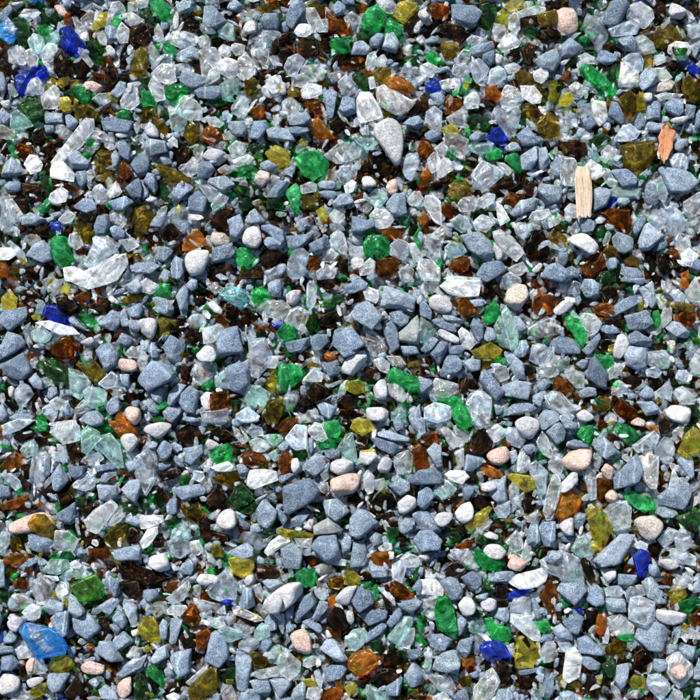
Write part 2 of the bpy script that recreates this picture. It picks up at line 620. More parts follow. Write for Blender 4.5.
o 300 30 350 10 470 0 475 80 430 150 370 170 320 130
s 570 0 640 0 640 30 600 60 570 50
l 545 100 570 70 620 70 645 100 630 150 590 160 555 130
k 640 90 680 100 680 160 640 150
c -10 80 30 75 70 95 90 140 70 230 20 230 0 200
f 122 140 155 95 210 130 215 170 180 200 140 185
c 210 140 250 145 260 200 280 235 240 230 210 180
s 255 150 290 135 340 145 385 190 380 230 310 240 265 190
s 490 140 520 130 650 165 700 215 690 250 640 265 540 260 510 200
s 390 180 440 140 440 180 410 230 385 240
a 240 250 280 235 410 240 425 260 400 280 300 290 250 275
s 160 330 170 250 200 235 240 245 255 270 230 330 165 360
s 275 320 290 290 340 290 350 310 320 335 285 335
B 205 345 240 310 270 280 290 300 250 340
s 420 300 430 220 460 205 490 250 495 310 460 360 430 345
l 475 200 500 180 540 270 520 320 490 290
b 200 365 250 340 350 350 355 460 300 450 240 400
s 0 240 20 230 30 270 20 290 0 290
c 20 350 50 315 80 325 80 390 40 390
k 0 410 40 400 45 450 20 450
d 95 410 150 395 180 420 165 460 110 465
c 40 450 80 405 95 450 60 480
s 365 440 390 380 420 368 435 400 400 450 380 490 365 470
l 435 400 490 350 560 325 580 360 560 420 500 450 460 440
s 385 530 420 430 445 412 530 480 525 500 450 550 400 555
l 540 390 590 350 620 390 620 450 570 480 530 450
c 615 310 660 280 700 260 700 370 640 390 615 360
c 620 430 660 370 700 370 700 460 640 465
c 570 500 600 460 650 480 660 540 620 590 580 560
f 600 570 640 540 690 580 650 635 610 620
W 35 490 80 460 130 465 200 540 190 570 150 578 110 545 50 520
k 160 460 210 420 230 430 220 500 190 510
c 210 500 240 450 260 470 240 525 220 530
s 260 490 290 455 350 465 372 490 360 550 320 570 270 550
o 215 560 240 520 285 545 285 580 240 590
b 100 650 150 590 210 560 230 630 150 695
o 310 590 370 580 405 600 395 635 330 625
c 350 550 400 550 410 590 370 585
s 230 620 245 590 280 590 285 640 240 655
s 300 680 310 630 390 640 425 690 400 700 300 700
n 480 570 520 570 560 650 520 680 490 640
n 420 600 440 560 475 600 460 690 430 700
d 0 560 40 565 40 600 20 635 0 625
s 15 650 60 630 100 660 95 690 50 690
s 0 680 80 680 90 700 0 700
c 85 560 110 555 110 590 90 590
s 630 610 690 580 700 590 700 660 650 640
O 600 670 640 650 650 690 610 700
b 540 550 590 545 600 610 560 600
n 370 290 420 300 420 360 385 370
d 480 490 540 490 530 540 480 560
k 200 660 280 650 280 700 180 700
o 0 460 35 480 30 510 0 510
T 0 280
f 340 0 480 -30 590 0 540 20 450 45 400 30
s 620 30 640 0 700 0 700 70 650 70
y 10 90 50 55 90 90 85 140 40 155 10 140
y 300 40 330 15 350 30 345 75 305 65
b 360 90 440 50 450 90 410 125
n 90 60 150 40 210 75 170 120 100 100
c 200 0 290 0 300 20 240 60
n 280 90 340 80 385 140 350 180 290 150
n 455 110 490 70 540 90 550 130 500 170 450 130
w 530 90 560 75 600 115 590 125
o 600 100 680 50 700 60 700 100 640 120
d 175 130 205 90 230 130 230 180 190 175
B 210 170 230 125 290 130 345 195 340 222 270 215
s 0 180 20 150 130 132 140 190 80 240 50 260 0 215
k 380 150 430 125 470 170 440 185
e 390 170 450 170 485 205 475 245 430 220 400 195
s 345 190 370 180 420 240 440 260 380 240 345 210
s 480 230 510 180 560 150 600 170 605 225 570 255 520 255
s 600 170 625 135 640 170 650 230 610 235
s 640 140 680 115 700 110 700 190 650 185
s 640 200 700 200 700 260 650 250
l 110 240 150 210 160 300 150 340 125 300
a 160 260 210 225 265 275 240 315 190 310 160 290
f 180 215 250 203 370 240 400 270 300 275 250 250
w 160 330 190 310 230 325 220 345 170 345
n 480 260 550 260 590 290 560 310 490 295
s 580 310 610 260 665 290 660 320 620 335
s 0 330 40 255 110 280 130 320 70 370 20 390
d 0 420 60 370 120 360 150 390 165 460 110 505 50 490
l 0 320 30 330 20 390 0 390
b 250 340 310 290 355 280 400 340 360 390 310 405 265 370
w 400 310 460 280 480 310 450 335 415 330
c 390 370 430 350 480 370 460 405 400 400
s 480 355 510 320 560 315 600 370 590 420 530 460 500 420
p 578 420 600 388 680 400 700 430 680 460 610 460
c 620 370 660 330 700 340 700 390 640 385
k 170 420 220 390 300 400 340 450 330 520 240 490
k 250 500 330 490 345 540 270 530
k 10 490 50 480 55 520 20 530 0 520
o 390 430 470 400 530 470 490 520 440 490
a 340 440 360 430 410 460 455 510 440 560 400 600 350 570 342 500
l 490 520 560 452 595 480 590 520 540 550
f 540 545 570 525 615 535 610 580 570 590
a 430 570 480 535 540 550 530 620 470 645 420 620
c 370 640 420 595 470 640 400 670 370 670
s 520 630 560 585 612 620 600 655 550 680
s 135 490 180 465 215 500 215 550 170 540
w 40 550 60 520 78 540 70 590 50 590
l 80 550 110 510 150 530 175 570 130 600 110 650 85 600
n 180 570 230 590 180 670 140 650
s 240 540 280 535 290 570 250 600 235 590
c 245 610 290 580 340 610 330 645 280 650
s 0 610 20 620 45 680 20 700 0 700
s 45 690 100 660 170 680 170 700 40 700
l 210 640 250 615 290 660 280 700 240 695 205 670
e 180 690 210 660 235 690 230 700 180 700
n 600 580 650 550 700 580 690 620 630 620
n 650 480 700 460 700 540 660 530
p 618 640 650 625 700 640 700 700 660 700 625 680
O 570 700 600 655 650 690 640 700
s 400 700 440 655 490 650 520 690 520 700
y 340 600 360 585 370 610 345 615
n 0 550 40 550 40 600 10 600
c 210 490 250 480 270 520 230 535
n 340 400 400 380 380 420 350 430
s 600 470 650 470 650 540 610 520
c 600 460 640 460 640 500 610 510
n 10 600 60 620 90 620 60 655
T 140 280
e 70 80 80 50 100 15 150 20 150 60 110 80
F 0 0 60 0 100 30 60 70 10 60
s 60 90 90 80 160 110 170 160 155 185 90 165
s 175 120 180 80 220 30 245 35 240 150 200 155
s 225 30 240 0 290 0 290 40 260 60 235 50
c 330 20 350 5 420 40 400 65 360 60
q 392 75 420 35 500 35 538 70 530 110 480 140 420 95
e 550 70 580 38 630 45 655 90 570 120
s 640 20 660 0 700 0 700 90 650 80
n 240 100 280 70 330 80 290 140 250 150
k 300 150 330 120 380 170 370 210 310 190
f 340 115 370 105 410 150 405 170 370 160
b 370 180 410 165 450 215 430 225 390 215
n 420 130 470 120 500 150 470 210 430 180
n 500 160 540 130 550 230 510 230
f 590 140 630 95 680 110 700 150 700 190 640 190 600 170
B 655 220 700 190 700 240 670 240
b 560 240 620 210 690 240 690 280 620 270
w 0 190 50 183 95 200 90 240 60 310 20 290 0 240
y 75 210 100 165 150 200 140 270 90 300 70 280
n 165 220 190 190 230 200 235 240 200 265 165 260
n 210 290 250 245 310 250 310 310 270 330
l 232 195 260 175 320 170 330 215 290 240 245 240
W 0 0 0 0 1 1
c 310 240 400 220 420 240 370 310 320 320
s 380 320 410 250 450 220 490 230 520 290 520 360 480 395 400 385
s 110 330 150 275 230 320 240 350 200 420 150 420 115 380
W 278 375 330 325 370 335 390 380 375 410 300 410
l 540 300 620 290 640 350 665 380 640 430 590 490 555 480 545 400
s 35 350 60 310 85 320 100 350 95 390 60 390
s 0 480 60 405 110 410 175 465 170 500 40 558 5 520
c 0 350 40 380 30 440 0 460
n 200 440 240 370 260 380 260 450 230 510 200 490
s 420 440 460 405 500 405 550 450 550 520 500 565 440 550
c 270 420 380 415 385 460 300 530 262 510
a 370 480 420 450 440 480 430 545 380 530
e 300 550 310 515 365 495 370 550
b 350 570 400 555 440 560 460 600 420 650 350 670
f 300 590 330 560 370 570 360 640 320 650
s 50 575 100 535 140 540 130 600 95 625 60 600
s 130 600 150 560 190 515 235 525 190 570 170 630 130 630
s 180 590 250 525 300 560 300 640 280 668 220 650 185 610
s 105 660 130 635 200 625 215 660 200 700 130 695
s 30 590 50 590 105 640 90 670 40 660
c 300 660 350 680 440 640 440 700 320 700
a 520 590 545 525 600 530 650 570 640 620 590 640 540 620
y 625 540 640 450 680 450 685 500 670 555 640 560
e 685 450 700 440 700 520 685 520
o 610 670 640 600 690 590 700 620 700 700 620 700
l 480 670 540 635 600 680 590 700 480 700
k 460 590 510 580 500 640 460 680
s 210 700 220 680 290 690 300 700
c 0 310 40 300 40 340 10 350
n 450 570 510 560 510 590 470 600
c 640 380 700 380 680 440 640 440
n 380 390 420 390 410 440 380 430
T 280 280
s 320 35 350 5 400 -10 440 20 430 45 350 75 325 65
s 410 -5 480 -10 490 15 470 25 435 15
s 490 25 510 18 600 45 680 90 670 165 600 155 500 135 490 100
w 22 75 50 50 110 45 110 90 80 130 40 125 22 100
l 135 20 170 0 185 40 180 110 150 155 132 120
n 180 0 280 0 290 40 240 60 190 30
k 200 110 320 70 320 100 240 140 200 135
n 325 90 360 60 420 60 410 100 340 130
c 415 60 440 35 490 50 495 90 480 115 430 100
s 350 185 385 120 440 102 490 135 520 185 515 235 460 252 390 230
c 0 120 30 112 55 140 40 170 0 200
c 20 205 50 150 90 130 145 160 148 195 95 250 40 225
e 0 230 40 215 90 250 85 290 0 300
k 120 250 150 170 190 175 185 240 150 280
n 190 190 240 155 310 150 320 200 280 235 200 235
n 200 230 280 240 300 270 250 290 200 280
d 20 310 90 288 160 283 155 330 110 360 40 365
s 158 285 180 270 245 272 250 310 200 355 160 350
s 255 325 270 270 320 228 355 225 370 255 420 270 430 325 390 345 340 370 290 345
d 270 330 400 340 370 375 320 390
s 545 165 590 150 650 185 640 220 600 240 560 210
d 505 235 520 205 560 200 585 235 580 280 600 340 560 370 525 320 510 280
G 570 285 620 225 690 172 700 180 700 325 640 322 580 305
c 430 260 455 250 510 290 535 340 520 385 470 395 435 340
W 305 445 330 390 400 345 432 345 440 390 410 445 370 478 330 475
c 465 400 510 385 550 420 540 465 500 455 475 425
O 215 370 240 355 285 370 285 405 250 410 225 395
e 0 425 60 415 130 465 105 500 60 535 20 560 0 530
c 110 505 170 435 215 470 210 510 150 510
d 220 420 290 400 300 470 240 490
n 300 470 340 470 330 500 290 490
y 130 420 180 400 200 430 140 440
n 400 420 490 440 480 510 430 510
e 530 465 570 435 640 465 700 490 700 545 670 565 600 530 540 505
w 455 545 500 490 530 490 540 540 530 600 490 600 460 575
c 525 520 560 500 620 545 640 590 600 610 550 580
s 355 560 330 600 400 640 455 590 430 565
n 290 570 420 570 455 600 420 640 340 640 285 610
c 280 605 300 530 330 500 350 510 320 580
y 330 510 390 497 425 515 420 560 370 570 325 545
n 130 560 170 510 260 545 260 575 200 600 140 600
n 95 600 170 570 170 620 110 640
c 18 580 50 548 90 550 100 590 60 645 30 640
s 185 625 220 610 290 635 285 680 250 700 210 680
w 425 635 510 630 555 660 550 700 430 700
c 120 680 140 650 190 650 200 700 120 700
a 555 665 600 630 630 650 630 700 555 700
s 640 680 690 620 700 620 700 700 650 700
e 600 610 640 600 660 630 640 645
o 530 600 570 600 580 650 540 650
y 0 590 15 590 15 670 0 690
c 530 380 600 380 630 420 560 430
o 640 385 700 385 700 440 640 440
n 40 385 120 390 150 420 50 410
n 290 650 390 650 410 690 320 700
s 600 330 680 330 700 370 620 380
n 440 600 500 600 510 625 450 625
s 0 60 0 20 10 40 5 90
T 420 280
F 100 30 150 -10 310 0 310 55 290 80 200 85 140 65
c 45 10 95 0 95 50 50 55
w 35 95 60 68 130 75 175 120 160 165 110 175 50 150 35 120
b 180 95 220 80 260 130 290 160 230 190 190 150
s 245 100 310 95 320 130 270 135
n 295 60 330 25 400 50 380 80 330 100
s 0 100 30 110 60 160 55 200 0 180
s 60 200 90 190 150 215 190 235 180 262 120 250 70 225
s 110 175 150 175 215 200 200 220 130 205
w 80 260 100 240 150 260 205 295 195 322 140 310 95 285
a 0 185 50 215 85 255 40 300 0 320
s 5 335 55 275 85 275 98 300 60 350 25 368 8 350
s 50 370 100 305 140 310 140 345 95 430 60 390
s 140 350 160 325 215 322 235 345 190 372 150 375
c 190 260 210 235 260 270 285 310 250 350 220 340
d 250 230 270 190 305 195 325 230 320 290 290 315 260 280
s 315 290 335 235 365 240 385 300 340 312
e 315 200 330 140 370 100 400 150 390 180 335 222
n 400 20 350 30 400 70 420 120
l 400 0 480 0 510 10 430 50 400 40
t 415 110 430 40 480 10 530 20 548 90 490 165 450 135
b 550 100 600 68 690 85 700 110 680 150 620 185 570 160
W 660 150 700 120 700 180 670 175
a 370 230 400 180 430 200 450 345 400 330 365 270
a 405 170 430 120 450 180 490 240 490 340 450 350 430 250
s 460 180 500 180 540 240 530 260 490 260 465 210
s 500 300 530 300 545 340 525 385 490 390 465 370 495 340
y 255 355 300 320 350 310 410 350 400 375 340 390 270 380
c 540 240 600 200 640 180 700 215 700 270 620 290 560 300 540 270
d 650 310 700 280 700 370 670 370
l 540 370 560 325 620 320 660 355 640 420 590 430 545 400
e 370 390 400 380 440 400 420 430 375 430
o 300 400 350 395 370 420 340 460 300 450
c 350 460 380 420 430 430 450 490 400 510
s 420 375 470 370 520 420 540 470 530 500 480 500 450 460
d 95 440 125 380 180 372 215 410 210 450 150 500 100 480
s 215 415 250 390 300 400 300 450 250 460
c 580 440 660 380 700 380 700 470 650 490 590 475
n 520 420 570 440 580 500 550 510
s 290 475 305 455 350 465 390 510 425 560 420 600 380 610 330 550 295 510
s 400 530 430 510 480 500 560 515 570 560 540 600 470 600 420 580
s 580 540 610 495 650 490 660 530 600 560
n 200 530 230 480 280 490 300 540 250 580 200 570
f 40 560 80 490 120 490 190 520 195 555 150 590 80 600
s 0 480 60 500 60 530 20 565 0 565
e 80 600 170 580 210 600 200 640 150 620
l 230 620 250 560 310 555 360 590 370 640 350 700 270 700 240 680
s 400 680 480 610 520 600 600 640 550 665 440 680
l 20 640 70 610 150 630 150 700 20 700
e 160 660 200 620 240 640 250 700 170 700
w 465 700 500 680 560 680 600 700
c 620 580 660 555 700 560 700 650 640 640
b 665 510 700 470 700 560 670 560
s 595 680 620 650 690 650 700 700 600 700
n 0 420 40 420 60 470 10 490
n 20 380 50 370 70 420 40 440
s 560 580 600 560 620 580 600 640 560 610
s 370 620 410 630 420 660 380 680
s 0 380 20 350 25 380 5 395
T 560 280
l 0 0 60 -10 105 20 100 70 40 85 0 70
s 100 40 120 0 170 0 195 30 195 80 130 90
s 320 -5 420 -10 425 15 400 28
W 0 110 40 92 70 125 40 155 0 180
n 200 50 230 20 290 40 300 70 280 120 230 110
b 150 110 240 110 280 140 240 190 170 170
s 225 165 240 150 320 95 380 68 415 85 400 120 340 160 260 190 235 185
s 392 40 410 28 450 60 490 95 490 130 460 145 420 100
l 560 70 590 45 630 80 620 110 575 105
f 620 60 660 0 700 0 700 110 650 110
O 600 0 640 0 640 40 600 45
o 550 125 600 108 685 130 660 155 580 150
b 570 180 620 155 690 170 680 220 620 235 580 215
s 318 210 320 180 360 155 430 150 462 175 465 220 430 245 340 250
e 460 160 490 150 500 200 495 240 470 235
c 500 190 520 140 560 140 560 200 520 240 500 230
e 25 190 60 155 90 190 130 230 130 310 110 335 80 290 40 240
c 90 190 120 165 170 170 210 215 190 260 140 285 135 220
s 190 240 230 225 310 240 300 265 240 275 200 265
s 420 245 450 235 495 265 485 285 440 265
s 525 240 560 208 600 210 650 265 640 295 580 285 540 265
s 335 280 380 248 430 265 465 305 450 335 400 320 350 320
W 262 340 290 270 320 262 350 310 340 350 300 400 265 390
s 320 380 345 330 395 328 430 345 432 440 385 455 330 425
l 430 360 460 345 520 350 555 395 540 440 490 445 435 420
d 0 300 50 290 100 330 105 375 60 380 0 378
s 110 350 160 320 195 265 205 290 180 340 140 385 120 380
n 200 300 260 300 260 350 210 350
y 240 330 270 320 270 360 245 370
e 185 375 240 362 270 400 260 420 220 450 190 420
s 80 420 110 395 145 400 140 430 110 450
d 130 470 150 390 180 380 200 430 240 470 255 540 230 555 160 520 130 490
c 225 460 270 410 310 405 325 430 310 470 230 510
a 0 390 50 390 45 430 0 460
c 20 460 60 435 120 480 120 540 80 540 40 500
b 0 490 40 500 70 550 60 600 0 570
s 90 560 130 535 180 540 185 580 150 600 100 590
n 310 470 340 445 420 460 440 500 400 560 340 540
c 260 530 300 500 340 530 340 570 290 590 260 570
l 425 450 470 430 510 460 480 490 430 480
n 510 470 540 440 590 450 570 500 520 500
l 578 490 595 450 635 450 660 480 650 520 600 520
c 640 420 670 370 700 370 700 490 660 480 640 450
l 475 560 540 505 560 540 555 590 500 590
c 560 560 610 530 670 580 670 620 600 620
n 440 500 500 490 500 530 460 540
s 390 570 430 525 460 545 470 590 410 595
s 380 610 400 590 460 600 490 630 480 670 430 680
o 160 610 200 580 250 590 260 640 210 670 165 650
b 270 610 290 590 350 620 410 670 420 700 310 700 275 650
W 520 655 560 622 640 630 660 660 640 700 540 700
k 650 630 700 620 700 690 670 690
c 0 580 50 620 80 640 40 660 0 650
W 75 670 120 645 180 690 170 700 90 700
l 220 690 250 655 285 680 285 700 220 700
l 0 680 30 655 70 680 70 700 0 700
d 0 230 20 240 25 280 0 290
k 650 280 700 290 700 330 670 320
n 460 310 540 310 540 350 480 345
t 545 300 575 300 575 370 550 370
o 670 510 700 490 700 570 680 560
c 640 340 690 325 700 370 660 360
n 220 190 300 190 310 230 230 225
c 470 20 460 5 470 90 420 30
s 70 80 100 75 110 100 90 130 70 120
c 480 80 540 100 530 150 500 140
n 590 310 640 320 640 400 600 420
T 0 420
l 0 30 100 -10 180 0 100 50 20 75
e 145 40 190 15 215 0 240 20 240 60 190 55
c 255 60 290 10 370 0 400 30 400 100 350 90 320 120 290 90
s 390 0 510 0 515 25 470 35 410 20
O 545 10 600 0 660 20 690 70 670 90 600 90 580 70
p 640 0 700 -5 700 30 670 30
a 405 60 440 25 500 60 500 100 440 170 410 160
a 470 120 500 80 550 65 600 120 620 190 620 235 590 240 520 170
W 598 100 620 68 670 62 700 100 680 140 650 165 610 130
d 0 80 50 110 50 150 0 180
n 60 90 110 50 180 60 160 90 110 110
n 160 100 190 80 240 90 240 120 190 130
b 0 220 70 150 110 180 105 240 60 255 0 250
w 0 185 50 150 60 165 20 200
a 100 150 130 105 170 95 190 130 185 170 130 190
f 105 235 120 180 160 180 160 220 130 260
l 148 230 160 190 210 150 240 160 235 200 210 270 225 290 180 320 150 300
d 240 170 250 210 250 280 220 290 220 240
n 330 130 355 90 400 130 420 180 390 215 350 200
l 285 120 330 125 340 200 320 220 295 190
l 400 210 430 170 500 160 520 195 460 230
c 260 155 290 160 290 200 260 220
s 250 285 300 215 340 245 350 300 300 355 265 345
d 338 230 370 220 430 230 425 270 380 300 345 270
l 365 320 440 255 470 270 478 330 430 355 370 340
s 440 235 590 210 600 240 480 265
s 620 220 670 190 700 190 700 240 650 265
n 600 250 680 270 660 290 600 310
s 490 290 510 260 580 255 595 300 540 320 500 310
s 476 360 490 320 540 312 590 330 595 370 550 405 500 400
s 605 345 650 300 695 295 700 300 700 400 680 420 630 380
l 0 270 60 265 100 300 110 330 80 355 40 310
d 0 320 50 330 60 380 0 400
b 0 420 60 400 130 370 150 395 80 440 20 450
n 100 280 160 320 150 350 110 350
n 200 340 250 310 280 350 260 390 210 380
n 280 380 350 350 370 390 300 430
k 370 380 430 380 420 430 380 430
p 25 540 50 510 120 475 200 450 240 460 290 500 280 520 200 545 100 578 50 575
o 145 510 175 468 230 470 265 520 255 575 200 570 150 540
d 285 470 320 430 380 405 405 430 400 490 350 525 300 520
f 425 500 470 450 560 395 590 395 595 430 540 490 490 568 440 550
c 540 520 590 430 630 465 620 500 560 530
s 615 510 650 480 700 480 700 540 650 530
o 510 590 570 520 640 520 640 570 590 630 530 640
n 360 540 400 500 450 550 500 580 530 650 480 670 420 640 380 600
s 125 590 140 572 220 570 265 610 255 670 200 680 140 650
c 265 575 280 552 345 550 395 600 370 650 310 655 270 640
e 250 670 330 650 380 660 370 700 250 700
s 565 650 620 630 690 625 700 640 700 700 590 700
n 630 580 660 535 700 550 690 610 640 620
c 0 560 50 560 50 620 0 660
O 15 700 50 665 100 660 150 670 150 700
o 50 590 100 580 120 650 60 660
k 0 490 40 490 30 530 0 540
c 240 440 280 440 290 470 250 470
k 610 410 690 430 690 470 620 460
n 150 200 100 240 150 310 90 260
b 440 640 540 640 540 690 450 690
n 60 430 200 420 180 450 90 460
n 400 440 470 400 450 470 410 480
d 130 690 200 685 210 700 130 700
T 140 420
w 10 50 40 20 130 5 175 20 150 60 95 98 50 80
n 180 60 240 20 320 50 330 90 260 120 200 110
c 240 0 350 0 330 30 260 30
s 350 0 450 0 440 30 400 40 360 25
n 340 60 400 30 480 80 470 110 390 100
c 460 30 520 60 550 100 510 120 470 80
l 530 60 560 20 610 40 620 80 560 85
c 545 110 580 80 640 110 655 135 620 160 570 160
a 610 80 650 70 700 75 700 110 670 140 640 110
a 640 170 690 140 700 150 670 210
y 620 0 700 0 690 25 640 20
w 325 110 345 90 400 120 400 140 345 155
e 350 180 390 135 440 115 462 140 455 190 390 225 360 210
f 355 235 440 205 470 225 460 255 380 255
c 300 230 350 190 360 230 330 260
b 500 185 545 145 600 170 610 215 560 240 520 215
o 590 240 620 160 655 200 650 240 600 245
n 470 125 520 140 500 180 460 180
s 480 230 510 215 545 250 530 285 490 275
s 85 150 120 95 150 98 165 130 155 180 115 212 90 190
s 40 120 70 98 95 110 80 150 50 160
l -40 180 0 130 50 130 85 190 80 300 30 380 -20 300
s 90 220 140 205 165 215 140 245 95 258
s 150 180 170 165 225 230 220 250 180 220
s 205 145 250 125 310 122 320 160 300 200 260 230 220 210
n 90 270 180 240 210 260 180 290 100 310
k 190 290 240 255 260 290 250 315 210 330
l 265 250 320 260 322 290 300 312 265 300
s 170 360 200 332 300 320 350 335 345 365 280 385 210 405 180 390
o 360 290 440 255 490 270 500 310 440 335 400 310
n 320 400 380 320 440 350 440 390 390 460 330 460
k 440 400 500 305 570 370 565 395 480 440
k 490 440 570 410 590 430 570 470 510 470
f 530 290 550 250 620 245 680 255 690 300 640 325 570 345 535 325
c 615 350 640 335 690 390 680 410 630 390
s 560 480 580 430 620 385 650 420 690 460 680 510 640 550 600 530
s 130 430 150 395 185 390 200 430 190 470 140 475
k 70 380 110 360 120 430 90 440
o 200 420 240 395 290 410 330 470 310 505 260 515 220 480
n 290 480 350 480 370 580 330 620 300 570
w 370 515 400 455 450 432 485 460 490 520 440 555 400 550
d 490 490 550 520 545 550 495 550
k 120 500 140 475 200 468 205 510 140 540 120 525
f 0 480 60 470 115 475 120 505 50 540 0 545
f 0 610 40 545 90 530 90 565 50 625 20 640
a 150 600 170 530 210 500 245 540 260 590 235 605
l 135 605 190 600 245 610 250 660 200 695 160 680
c 250 610 295 600 320 655 290 680 255 670
n 60 590 130 600 130 640 60 640
W 50 680 120 660 145 700 50 700
l 460 600 520 560 590 565 630 620 600 655 520 620
s 430 665 470 630 530 610 570 640 570 680 500 700 440 695
f 620 660 650 610 700 590 700 650 640 680
y 440 690 490 665 560 670 570 700 440 700
k 0 400 30 395 45 440 10 450
n 60 330 120 330 110 360 60 370
o 350 630 400 620 420 670 370 690
s 560 520 590 515 610 560 570 560
k 610 560 690 545 680 570 620 580
n 350 560 440 580 450 610 400 620
T 280 420
b 0 0 90 0 70 50 0 70
l 25 90 80 20 135 30 140 140 80 150 40 120
c 140 50 175 10 210 20 240 90 210 108 160 90
s 140 80 165 90 170 150 150 175 135 150
e 220 10 290 0 310 40 290 90 230 80
e 180 110 240 80 290 100 260 140 200 140
a 290 135 330 70 362 62 385 180 380 210 330 190
y 350 40 370 0 450 0 470 40 430 70 390 70
n 300 0 360 0 360 30 330 50
s 465 0 560 0 530 30 490 40
s 565 0 620 0 620 45 580 60 560 40
s 650 0 700 0 700 70 665 50
s 470 60 540 50 650 90 635 110 560 105 490 80
d 438 80 455 68 560 100 620 150 620 175 560 178 500 150
W 390 190 400 150 470 145 490 180 440 225 400 215
y 400 150 470 140 480 160 430 165
w 480 240 510 180 555 185 567 220 545 265 500 280
c 440 230 470 200 500 190 480 250 450 270
c 570 180 640 150 665 180 655 260 590 270 570 230
b 660 130 700 120 700 240 665 250
n 380 80 440 90 440 150 390 140
s 0 110 50 120 30 160 0 160
k 60 140 130 150 140 200 100 210 50 170
b 0 160 40 155 70 200 50 255 0 270
W 60 190 90 185 110 250 80 280 55 250
s 0 280 50 265 75 270 20 315 0 320
s 110 235 180 165 230 180 240 240 170 290 125 285
d 185 160 240 145 300 155 300 185 250 200 200 165
c 200 270 240 240 245 290 220 310
w 243 225 270 195 330 188 375 210 360 260 310 280 250 260
p 245 290 300 275 370 255 412 265 410 320 360 380 300 390 260 370
f 415 275 440 245 470 280 468 360 440 370 420 340
c 470 300 520 290 540 340 500 355 470 345
d 10 390 20 330 80 290 150 285 205 360 180 395 110 400 40 475 10 450
c 200 310 240 310 245 370 200 360
s 545 330 600 287 645 310 650 350 600 380 560 370
s 645 300 700 245 700 320 660 325
d 0 430 40 490 20 530 0 520
s 212 400 235 378 290 390 320 430 352 455 340 490 280 510 230 470
s 50 500 130 440 150 470 110 530 60 540
w 110 540 150 490 175 490 160 560
G 165 530 200 490 240 488 300 530 300 560 240 575 170 575
s 338 560 350 490 390 445 430 455 495 515 470 550 400 595 345 575
W 580 410 635 370 680 385 685 430 620 475 595 470
s 580 540 600 495 640 472 675 500 665 550 620 572 585 555
s 655 470 690 455 700 455 700 505 680 500
s 440 590 475 557 520 580 510 615 470 635 440 620
s 300 610 320 585 360 600 350 650 315 680
s 150 635 190 580 280 572 310 690 300 700 220 700
s 345 680 365 610 420 605 440 700 345 700
s 0 640 60 615 120 640 125 700 0 700
y 0 540 100 555 165 570 165 590 100 600 0 580
c 70 590 160 590 150 640 90 630
f 0 575 40 580 50 610 0 640
n 120 660 160 650 180 700 125 700
n 430 400 480 350 560 370 580 430 500 470 450 460
n 500 470 570 460 590 530 540 550 510 520
k 530 530 600 540 590 580 540 580
n 320 400 420 370 430 420 390 440
k 160 410 200 400 230 480 200 500 170 470
k 490 0 0 0 0 0
O 455 660 540 655 540 700 455 700
W 540 655 570 655 570 690 545 700
c 490 640 530 610 560 620 560 650 500 655
c 600 690 640 660 690 680 700 700 600 700
s 665 600 700 555 700 650 680 640
s 690 360 700 350 700 440 685 420
n 590 590 640 590 640 630 600 640
n 420 440 450 445 500 490 500 510
T 420 420
l 0 0 25 0 25 60 0 80
a 30 0 150 0 170 30 90 50 40 30
e 170 0 260 0 265 25 220 45 180 25
l 260 0 360 0 350 30 280 45
b 0 90 60 70 90 50 90 110 30 130 0 120
f 98 50 120 30 150 45 210 110 205 145 165 155 130 110
c 165 30 200 40 245 60 240 110 205 120 175 70
n 235 170 260 80 320 40 365 100 360 140 300 170
c 325 55 390 22 428 50 420 90 370 115 340 90
l 420 60 440 35 480 40 528 100 500 140 440 120 425 100
w 460 10 500 0 600 0 600 50 550 105 500 80
s 625 60 670 5 700 10 700 90 680 125
n 360 0 450 0 440 25 400 20
s 600 0 640 0 620 50 595 40
s 30 150 70 115 110 130 115 230 80 240 40 200
n 95 180 120 130 160 150 190 230 150 250 120 240
c 170 160 220 140 220 230 190 240
d 215 260 235 170 255 160 320 190 320 220 260 262
p 322 180 350 150 430 125 455 160 445 210 390 237 340 215
l 445 160 480 150 490 190 460 220
s 510 130 560 110 590 150 570 180 530 170
c 580 110 610 55 640 90 665 170 650 190 610 170
c 485 200 510 140 540 170 555 210 530 270 485 260
l 545 225 580 200 620 215 640 260 625 370 600 370 550 270
c 640 210 665 175 700 195 700 270 680 275 645 240
O 300 240 320 220 410 250 420 285 370 292 310 265
f 120 270 150 252 220 252 240 275 210 320 150 300
d 0 250 70 240 110 270 110 320 0 325
a 75 320 110 295 175 315 185 345 150 395 110 400 80 370
s 0 370 40 330 75 370 70 430 30 455 0 450
d 210 340 250 322 278 345 270 380 240 405 215 390
n 220 280 290 280 285 320 230 315
w 295 315 370 300 385 345 330 360 300 350
s 330 310 430 290 445 330 440 410 390 415 345 375
l 355 410 450 405 450 460 430 490 390 488 375 450
c 445 340 465 300 500 300 495 420 465 430 448 400
y 430 270 500 270 585 290 580 340 530 365 510 310 440 290
n 510 380 560 350 610 390 560 470 520 470
c 612 450 640 330 670 260 700 290 700 350 665 380 660 490 630 500
b 665 430 700 370 700 480 670 485
n 270 370 320 380 340 430 300 445 270 420
n 100 410 170 360 220 370 210 400 130 430
O 165 450 200 410 220 410 190 440 175 465
W 172 460 205 420 250 405 270 440 265 490 215 520 180 500
w 65 490 90 460 160 455 175 480 130 530 90 535
y 225 530 260 480 340 430 360 440 320 500 250 560
c 250 600 260 560 340 490 365 510 310 560
k 130 560 170 540 220 550 200 610 160 620
b 175 635 230 600 275 600 270 630 200 650
n 180 520 220 530 230 570 190 570
n 350 530 430 510 440 550 380 560
n 400 580 490 490 520 480 500 530 420 600
k 280 600 320 560 390 560 420 600 300 630
w 310 570 350 552 395 575 390 600 330 590
c 520 490 590 450 610 480 590 520 530 510
c 420 610 480 550 510 580 520 640 470 665
s 0 480 40 455 110 540 110 580 60 560 0 550
s 0 560 50 545 110 600 100 650 50 670 0 660
s 540 550 560 505 590 520 605 600 570 640 530 620
